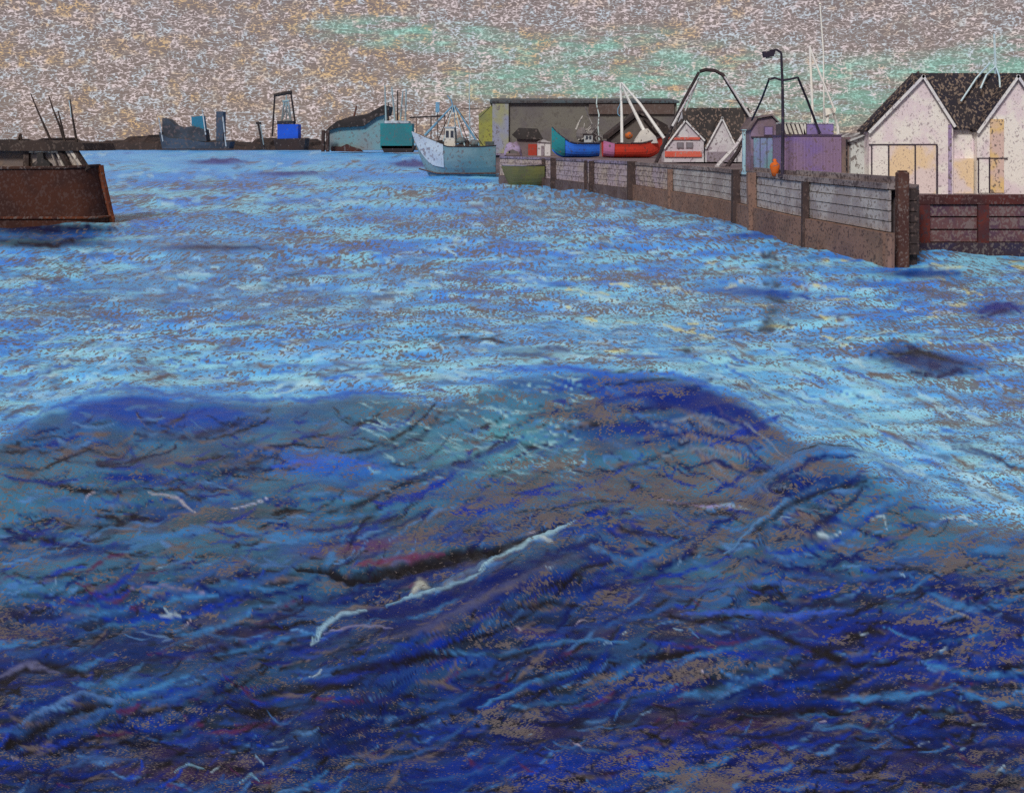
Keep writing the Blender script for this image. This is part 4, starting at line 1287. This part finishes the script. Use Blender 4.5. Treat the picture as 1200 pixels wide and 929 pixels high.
MB().path([at(872, 158, Yg - 1), at(866, 176, 75), at(852, 196, 73)], 0.12, 0.14).build('back_stay', Mg, gn)

# ------------------------------------------------------------------ lavender shed with turquoise doors
Yv = 56.5
sx0, sx1 = X_(880, Yv), X_(918, Yv)
vs_ = thing('tool_shed', ((sx0 + sx1) / 2, Yv + 1, zq), 'lavender gabled tool shed with pale turquoise doors beside the tall lamp post', 'shed')
mb = MB()
mb.prism([(sx0, Yv, zq), (sx1, Yv, zq), (sx1, Yv, Z_(152, Yv)), (X_(904, Yv), Yv, Z_(137, Yv)), (X_(887, Yv), Yv, Z_(140, Yv)), (sx0, Yv, Z_(152, Yv))], (0, 2.2, 0))
mb.build('wall', mat((140, 122, 148), (124, 106, 116), ground=(112, 98, 108), Y=56, cov=0.8), vs_)
mb = MB()
for a, b_ in (((904, 136), (920, 153)), ((904, 136), (886, 139)), ((887, 139), (878, 153))):
    A, B = at(a[0], a[1], Yv), at(b_[0], b_[1], Yv)
    mb.prism([A, B, B + Vector((0, 0, 0.09)), A + Vector((0, 0, 0.09))], (0, 2.5, 0))
r_ = mb.build('roof', mat((96, 82, 88), (120, 106, 110), Y=56), vs_)
r_.location.y -= 0.15
for (x0, x1) in ((883, 890), (891, 898), (899, 905)):
    MB().box(X_(x0, Yv), X_(x1, Yv), Yv - 0.07, Yv - 0.004, zq, Z_(162, Yv)).build('door_leaf', mat((116, 158, 166), (130, 140, 186), ground=(112, 116, 124), Y=56, cov=0.82), vs_)
MB().box(X_(880, Yv), X_(907, Yv), Yv - 0.09, Yv - 0.004, Z_(161.5, Yv), Z_(160, Yv)).build('lintel', M_line, vs_)
fr = MB().box(X_(895, Yv), X_(906, Yv), Yv - 0.05, Yv - 0.004, Z_(159, Yv), Z_(148, Yv)).build('window_frame', mat((98, 84, 108), Y=56), vs_)
MB().box(X_(896.2, Yv), X_(904.8, Yv), Yv - 0.065, Yv - 0.052, Z_(158, Yv), Z_(149.3, Yv)).build('pane', glass((128, 112, 156)), fr)
# slender pale post at the shed corner
mb = MB()
mb.box(X_(870.5, 55), X_(874, 55), 55, 55.15, zq, Z_(153, 55), 0.02)
mb.box(X_(869.8, 55), X_(874.7, 55), 54.97, 55.18, Z_(153, 55), Z_(152, 55))
mb.box(X_(869.6, 55), X_(875, 55), 54.95, 55.2, zq, zq + 0.12)
tag(mb.build('slim_post', mat((170, 204, 212), (140, 176, 196), Y=56, cov=0.85)), 'slender pale blue post at the left corner of the lavender shed', 'post')

# purple container
Yc_ = 50.6
ct = thing('cargo_container', (X_(952, Yc_), Yc_ + 1.2, zq), 'faded purple cargo container on the wharf deck next to the white boathouse', 'container')
M_pur = mat((138, 116, 146), (128, 108, 160), ground=(118, 98, 108), Y=50, cov=0.82, patch=12)
cx0, cx1 = X_(919, Yc_), X_(986, Yc_)
zt_ = Z_(158, Yc_)
mb = MB()
mb.box(cx0, cx1, Yc_, Yc_ + 2.2, zq, zt_ - 0.06)
mb.build('body', M_pur, ct)
mb = MB()
nrib = 16
for k in range(nrib):
    x = cx0 + 0.08 + (cx1 - cx0 - 0.16) * (k + 0.2) / nrib
    mb.box(x, x + (cx1 - cx0) / nrib * 0.5, Yc_ - 0.03, Yc_ - 0.002, zq + 0.12, zt_ - 0.16)
mb.build('corrugated_side', M_pur, ct)
MB().box(cx0 - 0.04, cx1 + 0.02, Yc_ - 0.05, Yc_ + 2.25, zt_ - 0.06, zt_).build('top_rail', mat((84, 70, 96), Y=50), ct)
MB().box(cx0 - 0.04, cx1 + 0.02, Yc_ - 0.05, Yc_ + 2.25, zq, zq + 0.11).build('bottom_rail', mat((96, 82, 84), Y=50), ct)
ed = MB().box(cx1 + 0.02, X_(997, Yc_), Yc_ + 0.04, Yc_ + 2.15, zq, Z_(161, Yc_)).build('end_frame', mat((128, 110, 104), (112, 92, 100), Y=50), ct)
MB().bar((X_(992, Yc_), Yc_ - 0.02, zq + 0.1), (X_(992, Yc_), Yc_ - 0.02, Z_(163, Yc_)), 0.035).build('lock_rod', mat((44, 40, 48), Y=50), ed)
# things stacked on the container
rk = thing('slatted_crate', (X_(925, Yc_), Yc_ + 1, zt_), 'white crate with slanting slats lying on top of the purple container', 'crate')
ry0 = Yc_ + 0.3
mb = MB()
mb.box(X_(917, ry0), X_(945, ry0), ry0 + 0.06, ry0 + 1.3, zt_, Z_(145, ry0) - 0.03)
mb.build('lining', mat((88, 78, 84), Y=50), rk)
mb = MB()
for k in range(7):
    x = 912 + k * 5.0
    p = [at(max(x, 917.3), 144.5, ry0 - 0.01), at(min(x + 3.2, 944.7), 144.5, ry0 - 0.01), at(min(x + 7.6, 944.7), 157.5, ry0 - 0.01), at(max(min(x + 4.4, 942), 917.3), 157.5, ry0 - 0.01)]
    if p[0].x < p[1].x - 0.03:
        mb.prism(p, (0, 0.05, 0))
mb.build('slats', mat((214, 210, 196), (200, 200, 200), Y=50, cov=0.9), rk)
MB().box(X_(916.6, ry0), X_(945.4, ry0), ry0 - 0.03, ry0 + 1.35, Z_(145, ry0), Z_(143.4, ry0)).build('lid', mat((206, 204, 196), Y=50), rk)
vb = thing('fish_box', (X_(961, Yc_), Yc_ + 1, zt_), 'violet lidded fish box on the right half of the purple container roof', 'box')
MB().box(X_(945.8, ry0), X_(977, ry0), ry0, ry0 + 1.2, zt_, Z_(145.5, ry0), 0.02).build('body', mat((138, 122, 180), (124, 108, 150), Y=50, cov=0.85), vb)
MB().box(X_(945.6, ry0), X_(977.6, ry0), ry0 - 0.03, ry0 + 1.25, Z_(145.4, ry0), Z_(144, ry0)).build('lid', mat((206, 206, 214), Y=50), vb)

# lamp post with cross arm and raking legs
Yl = 49.3
lp = thing('lamp_post', (X_(917, Yl), Yl, zq), 'tall dark lamp post with one lantern and a cross arm at the wharf edge', 'lamp post')
Mlp = mat((44, 40, 54), (58, 52, 70), Y=50, cov=0.94)
MB().path([Vector((X_(917, Yl), Yl, zq)), at(917.5, 150, Yl), at(917, 100, Yl), at(915.5, 62, Yl)], 0.085, 0.055, 8).build('pole', Mlp, lp)
MB().path([at(915.5, 62, Yl), at(910, 58.5, Yl), at(902, 60, Yl)], 0.05, 0.045).build('lamp_arm', Mlp, lp)
mb = MB()
mb.prism([at(894.5, 60.5, Yl - 0.15), at(909, 60, Yl - 0.15), at(907, 66, Yl - 0.15), at(896, 67.5, Yl - 0.15)], (0, 0.3, 0))
mb.build('lamp_head', Mlp, lp)
MB().box(X_(898, Yl), X_(905, Yl), Yl - 0.1, Yl + 0.1, Z_(68.6, Yl), Z_(67.4, Yl)).build('lens', mat((150, 150, 140), Y=50), lp)
MB().path([at(900, 93.5, Yl), at(908, 91.5, Yl), at(917, 94.5, Yl), at(926, 93, Yl), at(935, 91, Yl)], 0.05).build('cross_arm', Mlp, lp)
MB().path([at(901, 94, Yl), at(892, 118, Yl + 2), at(881, 141, Yl + 5.4)], 0.045, 0.05).build('raking_stay', Mlp, lp)
MB().path([at(935, 91, Yl), at(947, 120, Yl + .8), at(956, 144, Yl + 1.4), at(961, 156.5, Yl + 1.25)], 0.05, 0.06).build('raking_stay', Mlp, lp)
MB().box(X_(917, Yl) - 0.16, X_(917, Yl) + 0.16, Yl - 0.16, Yl + 0.16, zq, zq + 0.18, 0.02).build('base', Mlp, lp)

# orange life jacket bag hanging by the shed: a tapered float with neck
mb = MB()
c0 = at(908, 199, 50.4)
rws = []
prof = [(0.00, zq + 0.02), (0.13, zq + 0.05), (0.17, zq + 0.25), (0.24, zq + 0.48), (0.20, zq + 0.62), (0.09, zq + 0.70), (0.08, zq + 0.82), (0.0, zq + 0.85)]
for r_, z_ in prof:
    rws.append([(c0.x + r_ * math.cos(k * math.pi / 6), 50.4 + r_ * math.sin(k * math.pi / 6), z_) for k in range(12)])
mb.grid(rws, close=True)
tag(mb.build('marker_buoy', mat((206, 100, 34), (180, 84, 34), Y=50, cov=0.8), smooth=True), 'orange marker buoy standing at the foot of the lamp post', 'buoy')

# white masts of yachts laid up behind the container
Ym = 60.5
Mwh = mat((240, 238, 228), (232, 232, 230), ground=(200, 200, 196), Y=60, cov=0.96)
m1 = thing('white_mast', (X_(952, Ym), Ym, zq), 'thin white mast with one slanting stay rising behind the purple container', 'mast')
MB().path([Vector((X_(952, Ym), Ym, zq)), at(952, 125, Ym), at(949, 54, Ym)], 0.09, 0.06).build('mast', Mwh, m1)
MB().path([at(949, 56, Ym), at(962, 90, Ym), at(977, 127, Ym)], 0.06).build('stay', Mwh, m1)
MB().box(X_(952, Ym) - .2, X_(952, Ym) + .2, Ym - .2, Ym + .2, zq, zq + .2).build('foot', Mwh, m1)
m2 = thing('hoist_post', (X_(973, Ym), Ym + .8, zq), 'short thick white hoist post with a square head beside the violet fish box', 'post')
yy = Ym + 0.8
MB().path([Vector((X_(968, yy), yy, zq)), at(969, 150, yy), at(970, 130, yy)], 0.11, 0.09).build('upright', Mwh, m2)
MB().path([Vector((X_(984, yy), yy, zq)), at(982, 150, yy), at(977, 133, yy)], 0.09, 0.07).build('upright', Mwh, m2)
mb = MB()
mb.prism([at(967, 127, yy - .2), at(980, 126.5, yy - .2), at(979, 132, yy - .2), at(972, 134, yy - .2), at(968, 136, yy - .2)], (0, 0.4, 0))
mb.build('head', Mwh, m2)
m3 = thing('flagpole', (X_(963, 63), 63, zq), 'very tall bare white flagpole reaching above every other mast', 'flagpole')
MB().path([Vector((X_(966, 63), 63, zq)), at(965, 62, 63), at(961, 6, 63)], 0.05, 0.035).build('pole', mat((236, 236, 230), Y=60, cov=.97, ground=(200, 200, 200)), m3)
MB().ball(at(961, 5, 63), 0.07).build('finial', Mwh, m3)
MB().box(X_(966, 63) - .18, X_(966, 63) + .18, 62.8, 63.2, zq, zq + .2).build('base', Mwh, m3)

# ------------------------------------------------------------------ rusty barge on the left
Yh = 57.0
hx1 = X_(118, Yh)
ba = thing('rusty_barge', (-30, Yh + 2.6, -0.5), 'rust brown steel barge with a long open cabin moored on the left of the channel', 'barge')
M_rust = mat((56, 32, 28), (70, 38, 28), ground=(84, 66, 64), Y=57, cov=0.72, patch=10, amount=.6)
M_rust2 = mat((128, 70, 44), (104, 56, 38), Y=57, cov=0.85)
rows_ = []
for i in range(15):
    a = math.pi / 2 * i / 14
    # rounded stern in plan, slightly flared downwards
    rows_.append(a)
mb = MB()
plan = [(-42.0, Yh)] + [(hx1 - 1.3 + 1.3 * math.sin(a), Yh + 1.5 - 1.5 * math.cos(a)) for a in [k * math.pi / 2 / 8 for k in range(9)]] + \
       [(hx1 - 1.3 - 0.45 * (2.2 + 1.5 * math.sin(a)) + 1.3 * math.cos(a), Yh + 3.7 + 1.5 * math.sin(a)) for a in [k * math.pi / 2 / 8 for k in range(9)]] + [(-42.0, Yh + 5.2)]
zs = [-0.8, 0.0, 0.8, 1.6, 2.3, Z_(199, Yh)]
def ins(p, z):
    f = 0.62 * max(0, z / 2.6)          # the end leans in towards the top
    return (p[0] - (f if p[0] > hx1 - 1.6 else 0), p[1], z + (0.18 * max(0, (p[0] - hx1 + 3) / 3) if z > 2.5 else 0))
vs2 = mb.grid([[ins(p, z) for p in plan] for z in zs])
mb.b.faces.new(vs2[-1])
ba_h = mb.build('hull', M_rust, ba)
mb = MB()
mb.path([Vector(ins(p, zs[-1])) for p in plan], 0.09)
mb.build('gunwale', mat((52, 36, 34), (66, 44, 36), Y=57), ba)
mb = MB()
mb.path([Vector(ins(plan[9], z)) + Vector((0.0, -0.05, 0)) for z in zs], 0.2, 0.24)
mb.build('stern_fender', M_rust2, ba)
mb = MB()
mb.path([(p[0] + 0.02, p[1] - 0.03, 0.12) for p in plan[:14]], 0.07)
mb.build('waterline_strip', mat((96, 50, 30), (60, 34, 32), Y=57), ba)
zdk = zs[-1]
zrf = Z_(177, Yh)
M_dark = mat((50, 42, 40), (64, 52, 48), ground=(92, 80, 74), Y=57, cov=0.78)
mb = MB()
mb.prism([(-41, Yh + 0.3, zrf), (X_(98, Yh), Yh + 0.3, zrf), (X_(94, Yh), Yh + 0.3, Z_(168, Yh)), (X_(50, Yh), Yh + 0.3, Z_(164.5, Yh)), (-41, Yh + 0.3, Z_(166, Yh))], (0, 4.4, 0))
mb.build('cabin_roof', M_dark, ba)
cw = MB().box(-41, X_(22, Yh), Yh + 0.8, Yh + 4.2, zdk, zrf).build('cabin', mat((108, 98, 96), (122, 106, 96), Y=57, cov=0.8), ba)
MB().box(X_(-30, Yh), X_(18, Yh), Yh + 0.75, Yh + 0.79, Z_(198, Yh), Z_(195.5, Yh)).build('sill', mat((196, 188, 172), Y=57), cw)
bw = MB().box(X_(28, Yh), X_(80, Yh), Yh + 0.75, Yh + 0.79, zdk, zrf).build('back_panel', mat((176, 160, 140), (150, 140, 140), Y=57, cov=0.75), ba)
MB().box(X_(29, Yh), X_(64, Yh), Yh + 0.45, Yh + 0.5, Z_(179.2, Yh), Z_(177.2, Yh)).build('roof_trim', mat((204, 194, 176), Y=57), ba)
MB().box(X_(22, Yh), X_(28.5, Yh), Yh + 0.5, Yh + 0.8, zdk, zrf).build('cabin_post', M_dark, ba)
mb = MB()
mb.prism([at(37, 200, Yh + .42), at(60, 200, Yh + .42), at(58, 192, Yh + .42), at(51, 186, Yh + .42), at(50, 179, Yh + .42), at(43, 179, Yh + .42), at(43, 188, Yh + .42), at(38, 192, Yh + .42)], (0, 0.3, 0))
mb.build('winch', mat((46, 44, 46), (54, 52, 52), Y=57, cov=0.9), ba)
for (x0, y0, x1, y1, r_, m) in [(66, 177, 77, 201, 0.07, mat((190, 184, 176), Y=57)), (70, 177, 82, 198, 0.16, M_dark), (78, 176, 92, 199, 0.1, mat((170, 160, 150), Y=57)),
                                (83, 176, 100, 200, 0.14, mat((206, 198, 186), (130, 120, 116), Y=57)), (88, 176, 103, 199, 0.16, M_dark), (60, 178, 68, 201, 0.05, mat((150, 140, 132), Y=57))]:
    MB().bar(at(x0, y0, Yh + 0.55), at(x1, y1, Yh + 0.55), r_).build('roof_strut', m, ba)
for pts in ([(36, 110), (42, 125), (52, 148), (60, 166)], [(57, 112), (62, 128), (70, 148), (76, 167)], [(82, 116), (85, 138), (90, 167)], [(68, 130), (73, 150), (76, 167)]):
    MB().path([at(a, b_, Yh + 1.2) for a, b_ in pts], 0.03, 0.075).build('mast', M_dark, ba)
MB().path([at(81, 118, Yh + 1.3), at(83, 130, Yh + 1.3), at(83.5, 138, Yh + 1.3)], 0.035).build('pennant_halyard', M_pale, ba)
MB().path([at(20, 168, Yh + 1.2), at(24, 158, Yh + 1.2), at(26, 168, Yh + 1.2)], 0.07).build('roof_bracket', M_dark, ba)

# ------------------------------------------------------------------ far shore: ships and sheds
Y1 = 600.0
Mn = mat((66, 80, 98), (50, 58, 70), ground=(96, 88, 90), Y=600, cov=0.8)
sh = thing('coaster_ship', (X_(226, Y1), Y1, -1), 'dark blue grey coaster with a turquoise funnel lying at the far shore', 'ship')
mb = MB()
hp = [(186, 155), (190, 174.5), (268, 174.5), (270, 166), (240, 167), (215, 163), (198, 162)]
mb.prism([at(x, y, Y1 - 5) for x, y in hp], (0, 10, 0))
mb.build('hull', Mn, sh)
mb = MB()
mb.prism([at(x, y, Y1 - 4) for x, y in [(190, 163), (190, 138), (197, 140), (205, 147), (214, 150), (226, 148), (240, 152), (242, 166)]], (0, 8, 0))
mb.build('deck_house', mat((66, 76, 88), (56, 58, 64), ground=(96, 84, 86), Y=600, cov=0.75), sh)
mb = MB()
mb.prism([at(x, y, Y1 - 3) for x, y in [(225, 150), (224, 137), (237, 136), (239, 152)]], (0, 6, 0))
mb.build('funnel', mat((34, 128, 160), (48, 112, 140), Y=600, cov=0.9), sh)
MB().box(X_(255, Y1), X_(263, Y1), Y1 - 3, Y1 + 3, Z_(166, Y1), Z_(131, Y1)).build('bridge_tower', Mn, sh)
MB().bar(at(237, 128, Y1 - 5), at(241, 158, Y1 - 5), 0.35).build('mast', mat((196, 204, 208), Y=600), sh)
MB().bar(at(186, 138, Y1 - 5), at(191, 166, Y1 - 5), 0.35).build('mast', mat((176, 186, 192), Y=600), sh)
MB().bar(at(261, 136, Y1 - 5), at(265, 172, Y1 - 5), 0.4).build('mast', mat((176, 186, 192), Y=600), sh)

Y2 = 560.0
wb = thing('work_boat', (X_(337, Y2), Y2, -1), 'work boat seen end on with a bright blue deckhouse and pale lattice gantry', 'boat')
mb = MB()
mb.prism([at(x, y, Y2 - 5) for x, y in [(320, 163), (323, 176.2), (356, 176.2), (358, 162)]], (0, 12, 0))
mb.build('hull', mat((46, 40, 42), (60, 46, 44), Y=560, cov=0.9), wb)
MB().box(X_(327, Y2), X_(351, Y2), Y2 - 4, Y2 + 4, Z_(163, Y2), Z_(146, Y2)).build('deckhouse', mat((28, 92, 212), (34, 80, 190), Y=560, cov=0.95), wb)
MB().box(X_(328, Y2), X_(349, Y2), Y2 - 4.3, Y2 - 4.02, Z_(165, Y2), Z_(163, Y2)).build('deck_edge', mat((226, 228, 228), Y=560), wb)
MB().box(X_(326, Y2), X_(345, Y2), Y2 - 3, Y2 + 3, Z_(146, Y2), Z_(142, Y2)).build('deckhouse_roof', mat((44, 46, 56), Y=560), wb)
Mla = mat((150, 172, 176), (120, 128, 130), Y=560, cov=0.9)
for a, b_, r_ in [((330, 142), (333, 120), .45), ((341, 142), (338, 120), .45), ((331, 140), (337, 122), .3), ((340, 140), (334, 122), .3), ((329, 142), (342, 141), .5), ((331, 119), (339, 118), .6), ((335.5, 140), (335.5, 112), .35)]:
    MB().bar(at(*a, Y2), at(*b_, Y2), r_).build('lattice_bar', Mla, wb)
Mgd = mat((50, 44, 44), Y=560, cov=0.95)
for a, b_, r_ in [((321, 112), (342, 108), .9), ((322, 112), (319, 160), .45), ((341, 110), (346, 145), .45)]:
    MB().bar(at(*a, Y2 + 1), at(*b_, Y2 + 1), r_).build('gantry_bar', Mgd, wb)

bc = thing('beacon_post', (X_(306, 600), 600, 0), 'dark leaning beacon post on the far shore left of the blue deckhouse', 'beacon')
MB().bar(at(302, 143, 598), at(309, 175, 598), 0.5, 0.9).build('post', Mgd, bc)
MB().bar(at(305, 146, 597), at(309, 170, 597), 0.3).build('ladder', Mla, bc)
MB().box(X_(300, 598), X_(306, 598), 597.5, 598.5, Z_(146, 598), Z_(143, 598)).build('top_mark', Mgd, bc)

Y3 = 480.0
fs = thing('fish_hall', (X_(420, Y3), Y3 + 10, 0), 'pale turquoise harbour shed with a dark sloping roof on the far shore', 'shed')
mb = MB()
mb.prism([at(x, y, Y3) for x, y in [(385, 176), (385, 150), (425, 148), (440, 136), (450, 132), (450, 176)]], (0, 20, 0))
mb.build('wall', mat((112, 150, 156), (126, 134, 136), ground=(108, 104, 104), Y=480, cov=0.85), fs)
mb = MB()
mb.prism([at(x, y, Y3 - 1.5) for x, y in [(380, 155), (386, 149), (395, 142), (410, 137), (430, 134), (450, 123), (454, 124), (452, 134), (440, 138), (426, 148), (395, 150)]], (0, 23, 0))
mb.build('roof', mat((46, 42, 42), (60, 52, 50), Y=480, cov=0.9), fs)
MB().bar(at(414, 140, Y3), at(418, 124, Y3), 0.5, 0.35).build('chimney', mat((100, 66, 56), Y=480), fs)
mb = MB()
mb.prism([at(x, y, Y3 - 2) for x, y in [(388, 177.5), (388, 172), (400, 172), (406, 169), (412, 172), (422, 175), (425, 178)]], (0, 3, 0))
tag(mb.build('scrap_heap', mat((84, 46, 38), (66, 42, 38), Y=480, cov=0.9)), 'rust red heap of scrap at the foot of the turquoise harbour shed', 'heap')
gp = thing('mooring_piles', (X_(381, Y3 - 6), Y3 - 6, 0), 'dark brown pair of tall piles at the left end of the turquoise harbour shed', 'piles')
for x in (378.5, 384):
    MB().bar(at(x, 178, Y3 - 6), at(x + 0.3, 153, Y3 - 6), 0.8).build('pile', mat((66, 50, 46), Y=480, cov=0.9), gp)
MB().box(X_(377, Y3 - 6), X_(386, Y3 - 6), Y3 - 6.4, Y3 - 5.6, Z_(157, Y3 - 6), Z_(154, Y3 - 6)).build('cross_beam', mat((66, 50, 46), Y=480, cov=0.9), gp)

Y4 = 440.0
tb = thing('teal_barge', (X_(466, Y4), Y4, -1), 'boxy teal barge with four pale masts lying behind the trawler', 'barge')
mb = MB()
mb.prism([at(x, y, Y4 - 4) for x, y in [(446, 171), (450, 179), (482, 179), (486, 171)]], (0, 9, 0))
mb.build('hull', mat((48, 44, 46), (58, 46, 44), Y=440, cov=0.9), tb)
MB().box(X_(447, Y4), X_(484, Y4), Y4 - 4, Y4 + 5, Z_(174, Y4), Z_(145, Y4)).build('cargo_box', mat((38, 128, 132), (52, 114, 120), ground=(84, 104, 108), Y=440, cov=0.82), tb)
MB().box(X_(452, Y4), X_(480, Y4), Y4 - 4.2, Y4 + 5.2, Z_(145, Y4), Z_(142, Y4)).build('lid', mat((190, 196, 200), (150, 150, 156), Y=440, cov=0.85), tb)
for a, b_, m in [((451, 100), (452.5, 143), Mla), ((459, 102), (463, 143), Mla), ((472, 107), (469, 143), Mla), ((476, 105), (475, 143), Mla), ((466, 106), (466, 143), Mgd), ((455, 120), (455, 143), Mgd)]:
    MB().bar(at(*a, Y4), at(*b_, Y4), 0.25, 0.4).build('mast', m, tb)
bk = thing('drying_rack', (X_(500, 460), 460, 0), 'low dark net drying frame between the teal barge and the trawler', 'frame')
MB().bar(at(480, 138, 460), at(522, 136, 460), 0.35).build('top_rail', Mgd, bk)
for x in (488, 505, 521):
    MB().bar(at(x, 137, 460), at(x, 176, 460), 0.35).build('leg', mat((150, 120, 104), (96, 84, 80), Y=460), bk)
